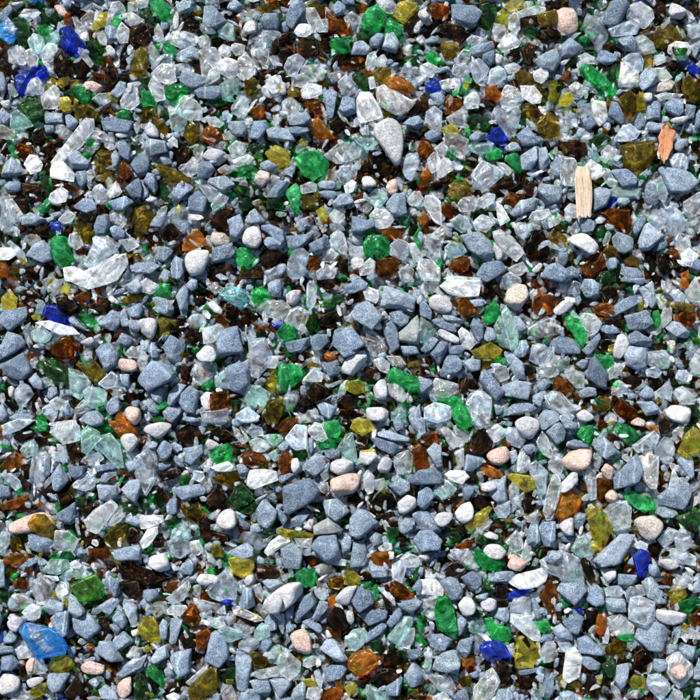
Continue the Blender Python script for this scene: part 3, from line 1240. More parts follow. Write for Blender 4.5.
s 590 540 620 505 680 510 690 570 680 640 620 630 600 590
c 500 690 530 600 560 640 560 700 500 700
w 305 650 340 615 400 620 440 660 400 700 330 690
e 270 700 280 640 340 680 390 700
p 430 700 450 665 490 680 520 700
n 560 690 600 630 640 640 620 700 570 700
s 620 680 650 645 700 650 700 700 620 700
w 0 670 40 660 50 700 0 700
l 150 650 240 640 270 700 170 700
k 110 550 130 600 120 620 90 600
b 0 180 30 160 40 230 0 240
T 560 420
s 0 0 60 0 90 20 80 50 20 45
s 0 30 30 60 20 100 0 110
e 82 70 110 35 165 25 175 70 150 110 110 105
e 270 50 290 12 330 20 415 75 410 105 350 117 290 80
s 40 120 70 95 145 115 140 140 60 145
s 152 115 180 85 230 90 322 180 318 210 270 212 200 185 160 150
p 0 190 60 140 140 135 175 155 150 220 100 260 30 255 0 235
c 150 240 175 165 205 205 200 240 165 255
W 0 310 60 255 92 260 90 310 20 365 0 365
k 95 260 115 255 120 330 95 340
c 120 290 135 235 180 260 180 390 150 400
p 200 250 230 210 270 240 260 310 220 290
b 185 290 250 290 260 340 200 400 185 370
d 262 290 320 210 380 165 410 220 415 250 380 320 330 350 270 345
f 400 205 440 165 490 180 490 260 480 335 450 340 415 300 425 250
c 360 130 470 50 500 80 480 140 390 165
c 470 150 520 80 570 100 570 170 530 205 480 190
c 560 60 600 25 625 30 610 90 580 120
y 585 160 620 80 665 30 700 60 700 145 620 180
O 420 25 480 25 490 55 440 45
t 350 0 430 0 420 35 340 20
n 490 0 560 0 550 60 500 70
W 590 0 660 0 640 20 600 20
s 590 210 610 170 665 180 680 230 675 280 650 305 615 260
c 540 210 580 220 600 260 560 250
b 490 310 520 250 535 260 525 350 505 380 490 350
c 530 360 560 240 590 290 590 360 550 368
s 485 380 590 290 620 285 665 340 660 390 620 455 500 430 485 410
s 370 340 400 305 415 320 410 355 380 355
e 312 360 400 355 470 400 480 450 440 465 390 450 330 400
s 475 465 490 435 540 430 600 475 590 495 520 490
t 358 500 380 480 470 475 515 505 510 550 450 608 400 585
k 580 490 640 460 700 450 700 500 680 560 620 545
n 620 540 650 500 660 530 660 560
c 215 455 260 410 335 405 355 440 350 535 265 555
p 220 370 260 340 300 380 270 420 225 410
O 0 390 60 350 110 390 90 460 40 500 0 480
y 135 450 160 420 220 450 265 540 230 620 180 620 150 550
w 0 510 60 480 80 500 70 580 20 580 0 550
s 70 480 100 462 140 480 130 530 100 560 75 540
a 60 640 90 580 120 560 150 600 185 650 150 690 80 680
y 150 610 210 620 200 650 155 650
s 170 700 300 570 350 545 382 575 360 650 300 700
c 370 620 400 600 440 620 430 650 380 640
B 360 680 400 640 440 660 450 700 360 700
n 440 610 480 590 510 640 490 680 445 660
l 490 600 540 535 580 550 560 610 520 640
c 570 590 600 545 650 560 660 620 620 660 580 640
l 495 660 540 640 620 650 680 690 650 700 500 700
c 0 650 40 650 90 690 80 700 0 700
n 670 570 700 555 700 650 680 640
s 690 440 700 440 700 490 685 480
d 0 570 40 590 80 590 60 620 10 610
k 0 120 40 130 30 175 0 180
n 240 60 280 70 330 120 280 130
n 670 220 700 220 700 320 680 300
T 0 560
O 20 0 100 0 90 25 25 25
s 75 30 100 0 180 0 180 25 120 55
s 190 0 240 0 250 20 200 30
s 0 20 25 20 30 130 0 140
a 208 50 260 -10 340 0 350 30 300 70 220 65
a 290 90 370 30 410 35 430 65 410 90 340 105
e 350 0 380 0 380 20 360 25
b 60 120 100 90 145 110 130 150 70 140
n 50 50 170 60 130 90 70 90
l 145 160 170 100 220 75 270 110 270 180 220 230 180 215
c 270 160 300 110 345 120 350 190 310 210
f 230 75 290 80 300 100 270 105
k 0 130 40 150 35 210 0 220
c 35 220 60 175 120 170 165 205 150 235 70 260 40 250
c 110 260 160 215 210 235 200 290 140 300
s 210 240 250 195 325 215 320 260 250 275
w 35 310 60 275 110 280 130 310 90 360 55 350
b 190 285 230 280 265 320 230 325
E 350 120 430 90 485 65 505 110 510 190 440 200 400 200 370 170
k 440 190 490 200 470 230 440 220
s 518 110 550 75 595 110 605 170 570 185 530 150
n 520 30 545 8 660 20 700 40 700 90 600 95 540 60
n 595 110 700 90 700 200 630 180 600 150
s 335 210 350 165 390 190 432 260 420 290 380 295 340 250
s 470 240 550 195 590 185 600 210 550 280 500 260
s 560 290 590 252 620 265 640 310 615 345 570 320
s 612 230 630 212 680 220 688 300 660 340 640 310
s 562 330 585 318 605 345 590 370 565 360
s 255 290 290 255 350 250 350 300 345 370 310 385 280 345
s 348 290 380 300 440 265 510 345 480 385 440 400 370 360
n 470 290 540 280 560 380 510 370
i 100 350 140 305 200 320 300 350 340 420 330 465 190 490 150 420
s 15 390 50 350 90 380 75 410 20 420
B 0 340 20 370 20 410 0 420
s 0 425 70 430 70 460 0 470
c 70 450 110 425 160 460 150 490 90 497
s 0 480 60 470 100 520 60 555 0 555
p 128 530 145 485 175 485 170 560 135 560
c 160 570 170 490 200 490 240 545 220 570
y 240 540 270 480 340 475 350 490 375 520 340 555 270 565
p 385 540 440 498 525 530 530 565 490 580 400 565
b 520 520 580 520 590 560 550 570
n 350 400 420 380 440 430 400 450 360 430
O 430 425 465 405 470 440 445 450
s 470 440 500 405 560 400 600 460 625 500 610 520 560 510 480 460
s 565 400 620 352 672 385 670 410 600 460 555 455
c 625 470 650 430 700 440 700 490 640 505
s 560 570 600 535 700 485 710 490 700 540 600 600 565 600
p 582 630 610 590 660 578 660 660 620 700 590 680
w 0 565 60 555 108 590 100 650 0 680
w 125 600 180 580 230 590 210 620 150 640
y 150 650 190 620 235 610 220 670 180 690
c 60 660 110 652 170 690 170 700 60 700
s 240 620 245 565 280 555 355 560 350 600 310 650 270 660
n 310 660 380 580 430 600 470 650 420 700 320 700
s 440 610 470 590 500 615 480 645 450 635
s 490 650 530 620 580 650 600 700 510 700
s 430 695 470 680 510 690 510 700
n 500 580 560 590 580 630 530 630
k 665 590 700 570 700 700 660 700
n 90 520 130 520 130 580 100 590
W 655 350 690 340 700 370 665 380
k 680 390 700 380 700 430 690 430
n 0 230 30 240 30 320 0 330
n 400 460 500 470 500 495 420 495
s 340 430 380 430 380 470 350 480
T 140 560
W 40 20 80 0 150 0 155 50 100 60
n 155 0 180 0 190 70 165 60
s 195 50 210 20 250 -5 275 20 260 75 215 75
n 0 50 80 60 155 90 100 125 0 130
d 20 150 90 140 100 180 50 210 20 190
b 110 130 180 100 200 130 180 160 120 160
c 130 190 200 160 240 100 255 130 220 200 170 220
W 280 100 300 65 380 70 400 90 340 130 300 120
l 330 150 400 60 430 40 485 110 480 190 440 210 360 190
B 390 205 440 190 470 195 460 215 410 218
y 440 0 560 0 570 40 530 80 460 70
n 580 60 620 20 690 30 700 80 640 110 590 100
w 515 110 540 70 570 70 575 110 540 132
s 610 110 640 95 700 100 700 150 640 160 610 140
c 565 130 600 115 620 160 610 210 580 180
s 500 200 515 135 560 140 580 230 540 250 500 235
w 615 200 640 165 700 150 720 180 700 260 650 260 618 230
s 240 90 290 60 290 110 255 115
c 265 130 300 125 305 165 280 190 260 170
b 300 150 330 145 370 200 330 215 300 200
c 20 240 70 210 130 210 130 250 90 285 40 265
c 135 250 160 225 230 225 240 240 200 280 140 270
b 210 260 240 215 280 225 310 300 260 340 215 310
c 270 210 310 200 420 225 450 250 430 270 340 265 280 240
f 460 235 490 228 600 280 620 300 580 310 470 270
c 425 290 450 250 480 280 480 320 440 330
n 480 270 560 290 590 330 560 340 500 300
c 465 330 510 290 565 340 550 380 510 385
s 620 300 650 265 690 290 685 350 650 355 625 330
W 655 262 700 255 700 310 680 290
a 575 350 610 310 645 330 650 380 600 400 570 380
c 290 270 330 260 330 290 300 310
c 340 290 410 285 430 325 380 340 345 320
y 0 320 20 285 70 285 102 340 100 400 40 410 0 390
s 95 330 115 292 140 310 135 390 120 412 100 380
s 145 340 155 292 190 288 215 300 205 350 180 420 150 425 135 400
n 180 360 280 370 290 420 240 450 190 420
b 280 370 340 340 360 365 330 440 285 445
b 290 340 350 330 350 350 310 360
a 390 350 430 330 510 355 515 385 450 410 400 385
s 320 500 355 370 380 350 430 385 450 480 400 535 340 520
c 490 410 540 385 600 400 590 440 540 460 495 440
s 598 430 620 390 660 395 660 425 620 480 600 460
a 640 470 670 430 700 425 700 520 640 515
s 55 490 90 440 130 423 155 440 150 480 80 520 55 510
s 145 490 180 460 260 440 268 470 255 560 220 600 200 590 180 520
s 118 555 150 520 185 540 180 575 150 595 125 585
s 0 490 40 470 50 500 10 540 0 540
e 25 560 60 515 95 530 120 580 110 630 70 600
k 0 570 30 590 60 640 40 700 0 700
n 110 640 200 590 230 620 190 670 130 680
W 125 680 170 660 205 680 200 700 130 700
o 240 640 310 560 360 520 385 560 385 640 330 700 250 700
c 230 610 320 530 340 540 260 630
k 400 580 440 530 475 510 475 610 420 620
y 430 590 470 590 470 615 435 615
s 470 500 480 450 520 445 565 490 560 600 540 655 490 660 470 600
o 545 470 590 460 640 500 620 540 570 530
c 550 570 590 550 680 530 700 550 690 580 600 590
s 550 600 640 590 660 650 640 700 570 650
l 490 690 540 640 590 650 600 700 490 700
c 405 650 420 620 460 620 485 690 480 700 420 700
s 640 600 700 590 700 700 670 660
s 360 680 380 650 410 680 400 700 365 700
y 20 430 45 420 45 460 30 470
c 50 420 100 400 90 450 60 450
k 490 140 510 140 500 200 480 210
n 230 460 300 450 310 520 270 510
k 650 360 700 360 700 420 670 420
T 280 560
s 5 0 110 0 105 50 60 75 20 40
e 60 90 110 40 170 45 185 90 130 140 120 110
W 0 130 60 105 115 105 130 150 80 210 30 250 -40 260 -60 180
k 40 90 90 70 80 100 40 110
c 180 30 250 20 285 70 230 95 190 70
o 240 90 310 80 320 130 270 160 235 130
y 320 60 370 55 400 80 380 130 320 120
l 170 150 200 135 240 150 245 190 210 205 180 180
l 170 90 220 100 240 140 190 135
w 270 190 330 130 390 120 350 180 340 230 280 230
O 240 190 270 175 285 215 260 240 240 220
s 350 0 450 0 430 30 350 40
b 455 0 560 0 530 25 480 20
c 210 0 330 0 330 30 270 25
s 445 35 460 15 530 30 545 85 500 100 465 90
l 560 20 600 0 635 30 610 115 560 90
k 620 110 680 50 700 50 700 90 650 135
s 655 140 690 95 700 90 700 165
c 620 0 670 0 690 30 640 35
b 540 150 560 105 600 110 670 170 660 190 570 185
n 390 60 450 60 460 110 400 110
n 480 120 550 100 540 130 500 150
l 490 140 540 140 580 200 575 230 545 190 510 170
n 510 170 560 210 560 255 520 230
d 345 190 385 130 455 155 475 210 430 255 390 262
s 580 205 650 193 700 195 700 230 660 270 600 240
d 70 270 115 190 160 155 190 180 185 220 130 280 85 315
s 20 270 45 230 75 230 65 300 30 305
s 160 290 200 200 240 210 240 240 190 300
d 385 270 500 225 540 260 530 300 450 330 410 310
s 530 310 580 245 612 265 600 300 555 340
n 215 320 270 240 305 240 345 330 345 360 270 345
b 240 340 310 355 300 380 240 365
w 325 280 340 245 365 250 375 300 355 335 340 310
w 225 350 240 345 265 385 235 395
s 105 310 125 288 200 320 215 350 200 372 150 345
p 42 385 70 345 130 335 160 380 165 460 120 500 90 470 60 430
l 0 270 20 270 25 320 15 370 0 360
s 30 310 70 325 70 355 30 370
a 325 400 360 350 420 340 440 370 420 420 370 460 330 440
s 425 400 440 360 510 310 540 320 530 350 470 385 430 415
a 540 380 620 280 665 290 660 330 610 380 590 450 565 440
l 610 370 640 340 675 340 670 400 640 445 610 440
e 690 290 700 270 700 360 685 340
s 200 440 240 385 280 400 320 450 345 500 280 505 230 475
k 440 400 510 400 510 460 460 460
O 335 500 400 450 470 450 500 510 440 570 390 595 345 540
n 520 470 580 440 640 510 620 550 520 540
k 580 450 620 450 640 500 610 510
c 0 460 40 455 60 490 105 510 100 555 50 600 0 570
c 115 500 160 475 195 490 190 520 140 540 115 530
s 215 540 240 520 320 515 335 550 310 590 230 610
n 85 560 130 545 180 580 170 600 90 590
y 110 600 170 590 185 630 130 635
l 170 560 195 545 215 600 205 640 180 620
s 0 590 50 595 60 630 20 665 0 660
s 45 690 50 660 110 608 130 620 130 700 60 700
c 130 680 140 640 180 630 215 650 200 700 130 700
O 220 680 240 635 280 640 300 690 290 700 210 700
G 0 0 0 0 1 0
O 275 600 300 595 322 640 310 690 285 670
n 450 610 500 550 570 540 600 575 560 630 500 640
y 320 640 370 610 385 650 350 690
a 420 660 435 620 530 660 545 700 440 700
s 520 640 570 620 600 570 615 600 600 680 540 680
s 618 580 670 505 700 520 700 630 650 640
w 370 695 390 688 410 700 370 700
o 640 645 690 640 700 700 640 690
n 390 600 440 590 440 650 400 640
n 170 400 210 390 210 430 180 450
d 630 450 700 440 700 490 650 500
T 420 560
s 0 30 20 40 15 80 0 90
c 60 15 75 0 105 20 95 60 70 50
n 115 60 160 0 220 10 230 60 150 100
c 190 0 270 0 300 40 250 50
e 270 0 420 0 420 25 360 55 300 30
p 430 30 445 -10 520 -10 540 25 510 60 450 50
F 0 100 50 85 80 95 120 150 115 180 60 185 0 170
s 100 105 150 80 185 90 215 150 205 190 150 200 115 150
d 190 90 210 60 260 55 312 85 315 120 260 165 215 140
s 315 75 340 55 460 55 478 80 440 105 340 105
k 305 130 330 95 370 150 350 180 310 160
s 270 180 340 160 340 200 290 200
f 440 110 480 70 580 40 650 30 620 110 580 130 500 140
l 600 0 700 0 700 90 650 60 610 40
B 440 170 500 145 555 140 540 170 480 200 445 205
b 600 190 620 120 655 100 690 140 690 210 650 260 620 240
n 380 120 440 130 440 190 370 190
n 370 200 440 195 450 230 400 240
W 185 220 215 180 260 185 285 230 270 270 220 285 195 250
e 70 250 90 180 140 180 170 240 180 300 195 360 150 375 90 350
e 75 230 90 190 140 185 150 220 110 260
w 295 220 320 190 360 182 388 205 385 245 350 260 310 250
s 370 290 390 240 440 240 450 290 430 320
l 450 245 470 190 550 187 560 260 540 272 460 262
s 555 200 570 180 610 250 610 290 580 300 565 260
n 630 240 700 220 700 320 640 310
c 455 265 540 275 560 320 600 360 600 400 560 400 500 350 450 310
e 580 310 640 300 655 340 620 370 585 345
s 660 340 690 310 700 310 700 390 670 370
s 185 300 205 280 235 300 220 350 190 390
a 240 335 260 300 310 300 330 330 290 370 250 360
e 320 290 360 285 380 350 350 380 325 320
e 380 320 440 335 470 380 440 405 380 400 350 390
d 600 400 620 370 670 375 670 400 620 420
s 25 410 40 375 110 373 165 400 165 430 110 455 50 440
s 180 440 200 400 250 370 270 380 250 460 225 495 195 475
l 270 420 310 360 330 385 290 475 270 470
B 298 430 320 405 400 400 430 430 455 480 430 492 360 475 300 455
c 430 430 470 415 475 470 450 475
O 205 520 220 480 260 480 275 510 260 535 215 535
y 465 510 490 380 520 380 580 400 600 430 590 500 560 540 470 540
Y 500 510 560 510 570 540 510 540
c 595 460 630 410 670 405 690 470 680 500 620 515 600 490
s 75 490 120 460 180 450 205 500 190 570 130 565 60 545
l 20 530 40 430 65 460 60 540 40 570 20 560
l 40 590 60 570 150 580 180 600 190 650 155 675 90 650
d 0 530 25 570 20 620 0 625
f 265 650 330 560 360 535 405 600 380 630 360 690 310 700 270 700
n 380 500 450 490 460 590 430 640 400 620 380 560
s 240 570 290 550 300 580 260 595
o 190 600 250 570 260 610 210 640
s 160 690 190 650 230 640 250 690 250 700 160 700
s 370 680 390 645 450 640 480 690 480 700 370 700
d 615 600 640 560 670 565 675 660 650 700 620 690
d 470 560 540 550 640 530 600 560 500 580
n 480 590 600 580 580 650 500 650
b 0 680 60 690 60 700 0 700
k 280 250 320 260 310 290 260 290
e 0 270 20 270 20 350 0 350
c 60 680 120 655 150 690 140 700 60 700
c 20 200 80 180 80 220 40 240
l 590 560 620 570 610 610 585 600
T 560 560
l 0 0 60 0 120 70 115 120 60 90 0 60
s 0 110 30 80 90 90 140 150 125 200 70 230 0 190
n 100 0 150 0 180 90 150 120 120 80
d 165 0 290 0 300 20 260 40 200 35
W 195 45 210 38 280 40 280 90 240 122 220 100
b 300 30 340 5 380 20 380 70 330 75
B 370 0 440 0 430 50 400 90 380 60
s 440 20 480 20 505 70 480 90 440 70
w 490 0 590 0 600 40 540 55 490 30
c 590 0 680 0 680 30 620 30
s 285 90 290 70 385 75 395 110 340 128 290 125
s 410 110 430 75 460 80 540 190 530 220 480 222 430 180
l 220 145 240 130 300 128 320 160 300 185 230 180
l 320 165 350 130 410 125 425 175 380 180 330 190
s 130 200 150 140 190 120 218 160 215 220 180 235
s 215 210 230 185 320 195 345 225 330 262 240 262 218 240
s 665 120 700 95 700 160 665 170
c 540 160 640 50 665 60 660 130 580 150
b 500 90 560 60 560 140 520 140
y 550 190 570 140 620 130 640 180 600 210 560 210
e 590 220 620 195 700 190 700 230 650 265 610 255
l 335 240 350 190 400 178 470 210 475 280 420 330 370 330 340 290
W 475 290 480 245 560 250 640 270 620 310 560 330 500 315
s 370 390 400 330 460 305 560 330 555 400 510 470 440 460 380 420
d 10 310 40 260 80 252 122 290 125 340 90 378 40 370
n 130 250 180 235 200 300 140 330
b 125 280 180 260 200 300 160 330 130 320
O 170 350 190 270 230 275 225 350 200 380
c 240 290 300 270 370 330 370 370 280 380 250 350
l 210 420 240 330 250 380 240 420
e 285 385 290 370 360 368 368 395 330 405 300 400
o 220 440 290 400 340 410 310 470 240 480
W 345 420 360 418 370 445 345 450
b 650 290 690 250 700 250 700 330 660 330
c 570 340 610 330 700 360 700 400 640 400 590 390
n 640 400 700 380 700 440 660 440
s 530 470 545 430 590 420 590 450 550 470
s 590 440 620 418 680 430 690 470 660 500 610 480
s 0 310 30 340 75 390 60 400 0 370
s 75 420 85 385 130 375 180 405 220 450 215 475 160 475 90 460
l 0 380 40 400 60 430 20 460 0 450
k 205 520 230 485 280 495 275 560 245 590 210 560
f 10 500 30 440 75 435 110 480 95 580 40 615 10 590
s 100 480 140 468 205 520 195 550 140 550 110 520
n 355 550 370 450 410 430 470 490 450 560 400 575
s 460 540 470 490 500 478 530 495 530 550 490 565
c 525 500 560 460 600 460 660 520 660 570 590 640 560 620 530 560
p 540 555 545 530 580 520 600 510 630 540 620 580 580 600 550 580
s 665 550 690 490 700 490 700 630 670 620
s 265 560 280 525 340 515 350 540 330 620 300 650 265 600
c 250 605 300 650 310 700 280 700
y 340 610 370 575 430 590 420 640 370 645
l 430 610 440 575 500 562 550 620 550 650 500 700 450 650
n 110 580 130 545 180 560 205 640 190 700 110 700
O 75 650 90 643 125 690 110 695
s 0 665 40 655 80 670 105 700 0 700
n 420 670 460 640 490 655 470 700 430 700
c 320 690 350 650 400 650 420 680 400 700 320 700
c 540 690 570 640 610 660 610 700 540 700
k 600 650 670 620 670 680 630 700
s 660 650 700 635 700 690 670 690
o 0 600 50 620 100 610 100 645 0 650
B 70 240 100 240 115 265 90 265
W 15 250 40 235 60 245 40 265 20 265
d 310 190 350 180 345 200 320 205
n 220 560 250 600 260 660 210 620
"""
# ------------------------------------------------------------------ plan
def hull2(pts):
    pts = sorted(set(map(tuple, pts)))
    if len(pts) < 3: return np.array(pts)
    def half(ps):
        h = []
        for p in ps:
            while len(h) >= 2 and (h[-1][0]-h[-2][0])*(p[1]-h[-2][1])-(h[-1][1]-h[-2][1])*(p[0]-h[-2][0]) <= 0: h.pop()
            h.append(p)
        return h
    a = half(pts); b = half(pts[::-1])
    return np.array(a[:-1]+b[:-1])       # counter-clockwise

def area_c(p):
    x, y = p[:,0], p[:,1]; x2, y2 = np.roll(x,-1), np.roll(y,-1)
    c = x*y2-x2*y; A = c.sum()/2
    return A, np.array([((x+x2)*c).sum(), ((y+y2)*c).sum()])/(6*A)

def inside(p, q):
    a = p; b = np.roll(p, -1, 0)
    return bool(np.all((b[:,0]-a[:,0])*(q[1]-a[:,1])-(b[:,1]-a[:,1])*(q[0]-a[:,0]) > 0))

def fewer(h, n):
    h = list(map(tuple, h))
    while len(h) > n:
        a = [abs((h[i-1][0]-h[i][0])*(h[(i+1) % len(h)][1]-h[i][1])-(h[i-1][1]-h[i][1])*(h[(i+1) % len(h)][0]-h[i][0])) for i in range(len(h))]
        h.pop(int(np.argmin(a)))
    return np.array(h)

pieces = []
ox = oy = 0
for line in PLAN.strip().splitlines():
    f = line.split()
    if f[0] == 'T':
        ox, oy = float(f[1]), float(f[2]); continue
    v = np.array(list(map(float, f[1:]))).reshape(-1, 2)
    cut = set()
    for side, msk in (('L', v[:,0] <= 4), ('R', v[:,0] >= 696), ('T', v[:,1] <= 4), ('B', v[:,1] >= 696)):
        if msk.any(): cut.add(side)
    pts = np.stack([(v[:,0]/5+ox-MID)*S, (MID-(v[:,1]/5+oy))*S], 1)
    h = hull2(pts)
    if len(h) < 3: continue
    A, c = area_c(h)
    if A < (5*S)**2: continue
    pieces.append(dict(k=f[0], h=h, A=A, c=c, cut=cut, sheet=(ox, oy)))

# the plan was drawn on sheets 140 units wide: join what two sheets share, and let the rest cross the sheet edge freely
FAM = {}
for i, g in enumerate(('sdG', 'wWt', 'p', 'clfFa', 'eEk', 'oyY', 'bO', 'n', 'B', 'i', 'q')):
    for ch in g: FAM[ch] = i
FAM['a'] = 20
def span(p, axis, at, tol):
    q = p['h'][np.abs(p['h'][:,axis]-at) < tol]
    return (q[:,1-axis].min(), q[:,1-axis].max()) if len(q) > 1 else None
def edge(p, side):
    x, y = p['sheet']
    return {'L': (0, (x-MID)*S), 'R': (0, (x+140-MID)*S), 'T': (1, (MID-y)*S), 'B': (1, (MID-y-140)*S)}[side]
gone = set()
for i, p in enumerate(pieces):
    for side, opp in (('R', 'L'), ('B', 'T')):
        if side not in p['cut'] or i in gone: continue
        ax_, at = edge(p, side); sp = span(p, ax_, at, 1.2*S)
        if sp is None: continue
        best = None
        for j, q in enumerate(pieces):
            if j == i or j in gone or opp not in q['cut'] or FAM[q['k']] != FAM[p['k']]: continue
            a2, at2 = edge(q, opp)
            if abs(at2-at) > S*.5: continue
            sq = span(q, a2, at2, 1.2*S)
            if sq is None: continue
            ov = min(sp[1], sq[1])-max(sp[0], sq[0])
            if ov > .45*min(sp[1]-sp[0], sq[1]-sq[0]) and ov > 2*S and (best is None or ov > best[0]): best = (ov, j)
        if best:
            q = pieces[best[1]]; H2 = hull2(np.concatenate([p['h'], q['h']])); A2, c2 = area_c(H2)
            if A2 < 1.3*(p['A']+q['A']) and A2 < (44*S)**2:
                gone.add(best[1]); k2 = p['k'] if p['A'] > q['A'] else q['k']
                p.update(h=H2, A=A2, c=c2, k=k2)
                p['cut'] = (p['cut'] | q['cut'])-{side, opp}
pieces = [p for i, p in enumerate(pieces) if i not in gone]
rr = np.random.default_rng(3)
for p in pieces:
    for side in sorted(p['cut']):
        ax_, at = edge(p, side)
        if abs(abs(at)-MID*S) < S: pass
        q = np.abs(p['h'][:,ax_]-at) < 1.2*S; sg = 1 if side in 'RT' else -1
        idx = np.where(q)[0]
        if len(idx) < 2: continue
        for t in idx: p['h'][t, ax_] += sg*rr.uniform(-2.2, 1.6)*S
        m = p['h'][idx].mean(0).copy(); m[ax_] = at+sg*rr.uniform(1.5, 4)*S
        p['h'] = hull2(np.concatenate([p['h'], m[None]]))
        p['A'], p['c'] = area_c(p['h'])
for i, p in enumerate(pieces):
    if p['k'] in 'sdG': p['h'] = fewer(p['h'], 5 if i % 3 else 6)
    elif p['k'] not in 'wWpt': p['h'] = fewer(p['h'], 6 if i % 3 else 7)
    p['A'], p['c'] = area_c(p['h'])
# the largest white pebble, drawn over two sheets
q = np.array([(230,200),(250,160),(300,130),(350,118),(400,138),(440,190),(452,280),(440,400),(420,475),(380,482),(335,420),(270,330),(236,270)])/7.+np.array([340,100])
pieces = [p for p in pieces if not (p['k'] == 'w' and np.hypot(*(p['c']/S-np.array([385-MID, MID-130]))) < 15)]
q = (q-q.mean(0))*np.array([1.10, 1.04])+q.mean(0)
h = hull2(np.stack([(q[:,0]-MID)*S, (MID-q[:,1])*S], 1)); A, c = area_c(h)
for p in pieces:
    if inside(h, p['c']): p['under'] = True
pieces = [p for p in pieces if not p.get('under')]
pieces.append(dict(k='w', h=h, A=A, c=c, cut=set(), sheet=(0, 0), big=True))

# drop double entries, note which piece lies on which
drop = set()
for i, p in enumerate(pieces):
    p['on'] = None
    for j, q in enumerate(pieces):
        if i == j or abs(p['c'][0]-q['c'][0]) > .02 or abs(p['c'][1]-q['c'][1]) > .02: continue
        if q['A'] >= p['A'] and inside(q['h'], p['c']):
            if p['A']/q['A'] > .6:
                if i > j or p['A'] < q['A']:
                    if j not in drop: drop.add(i)
            elif inside(p['h']*.0+p['h'], p['c']) and p['A']/q['A'] < .6:
                p['on'] = q
pieces = [p for i, p in enumerate(pieces) if i not in drop]

# ------------------------------------------------------------------ shapes
_ico = {}
def ico(level):
    if level not in _ico:
        bm = bmesh.new(); bmesh.ops.create_icosphere(bm, subdivisions=level, radius=1)
        _ico[level] = (np.array([v.co[:] for v in bm.verts]), np.array([[v.index for v in f.verts] for f in bm.faces]))
        bm.free()
    return _ico[level]

def frame(h, c):
    d = h-c; w, V = np.linalg.eigh(d.T@d)
    ax = V[:,1]; ay = np.array([-ax[1], ax[0]])
    return ax, ay, np.abs(d@ax).max(), np.abs(d@ay).max()

def rock(h, c, T, p, seed, level, rough=.03, grow=1.02):
    """rounded, chipped solid whose outline from above is h, thickness T; returns local verts, faces"""
    r = np.random.default_rng(seed)
    h = (h-c)*grow; a = h; b = np.roll(h, -1, 0)
    ax, ay, ex, ey = frame(h, 0*c)
    N, H = [], []
    for q0, q1 in zip(a, b):
        e = q1-q0; L = np.hypot(*e)
        if L < 1e-6: continue
        n = np.array([e[1], -e[0]])/L; d = max(n@q0, 1e-4)
        t = r.uniform(.0, .30); N.append([n[0]*math.cos(t), n[1]*math.cos(t), math.sin(t)]); H.append(d*math.cos(t))
        t = -r.uniform(.2, .5); N.append([n[0]*math.cos(t), n[1]*math.cos(t), math.sin(t)]); H.append(d*math.cos(t)*1.02)
    def sup(n):
        return max((h@n[:2]).max(), 1e-4)+abs(n[2])*T/2
    tx, ty = r.normal(0, .22, 2); n = np.array([tx, ty, 1]); n /= np.linalg.norm(n); N.append(n); H.append(T/2)
    for k in range(r.integers(2, 5)):
        az = r.uniform(0, 6.283); el = r.uniform(.45, 1.2)
        n = np.array([math.cos(az)*math.cos(el), math.sin(az)*math.cos(el), math.sin(el)])
        N.append(n); H.append(sup(n)*r.uniform(.50, .78))
    N.append([r.normal(0,.15), r.normal(0,.15), -1]); H.append(T/2)
    N = np.array(N); H = np.array(H)
    V, F = ico(level)
    D = V[:,:1]*ex*np.array([ax[0], ax[1], 0])+V[:,1:2]*ey*np.array([ay[0], ay[1], 0])+V[:,2:]*np.array([0, 0, T/2])
    G = np.maximum(D@N.T/H, 0)
    P = D*((G**p).sum(1)**(-1/p))[:,None]
    size = math.sqrt(ex*ey)
    disp = np.zeros(len(P))
    for f, amp in ((2.2, .9), (4.5, .7), (9, .35), (17, .16)):
        for k in range(4):
            w = r.normal(0, 1, 3)*f/size; disp += amp*.5*np.sin(P@w+r.uniform(0, 6.28))
    nn = P/np.linalg.norm(P, axis=1)[:,None]
    P = P+nn*(disp*rough*size)[:,None]
    if np.linalg.det(np.array([[ax[0], ax[1]], [ay[0], ay[1]]])) < 0: F = F[:, ::-1]
    return P, F

class FL(list):
    wear = None

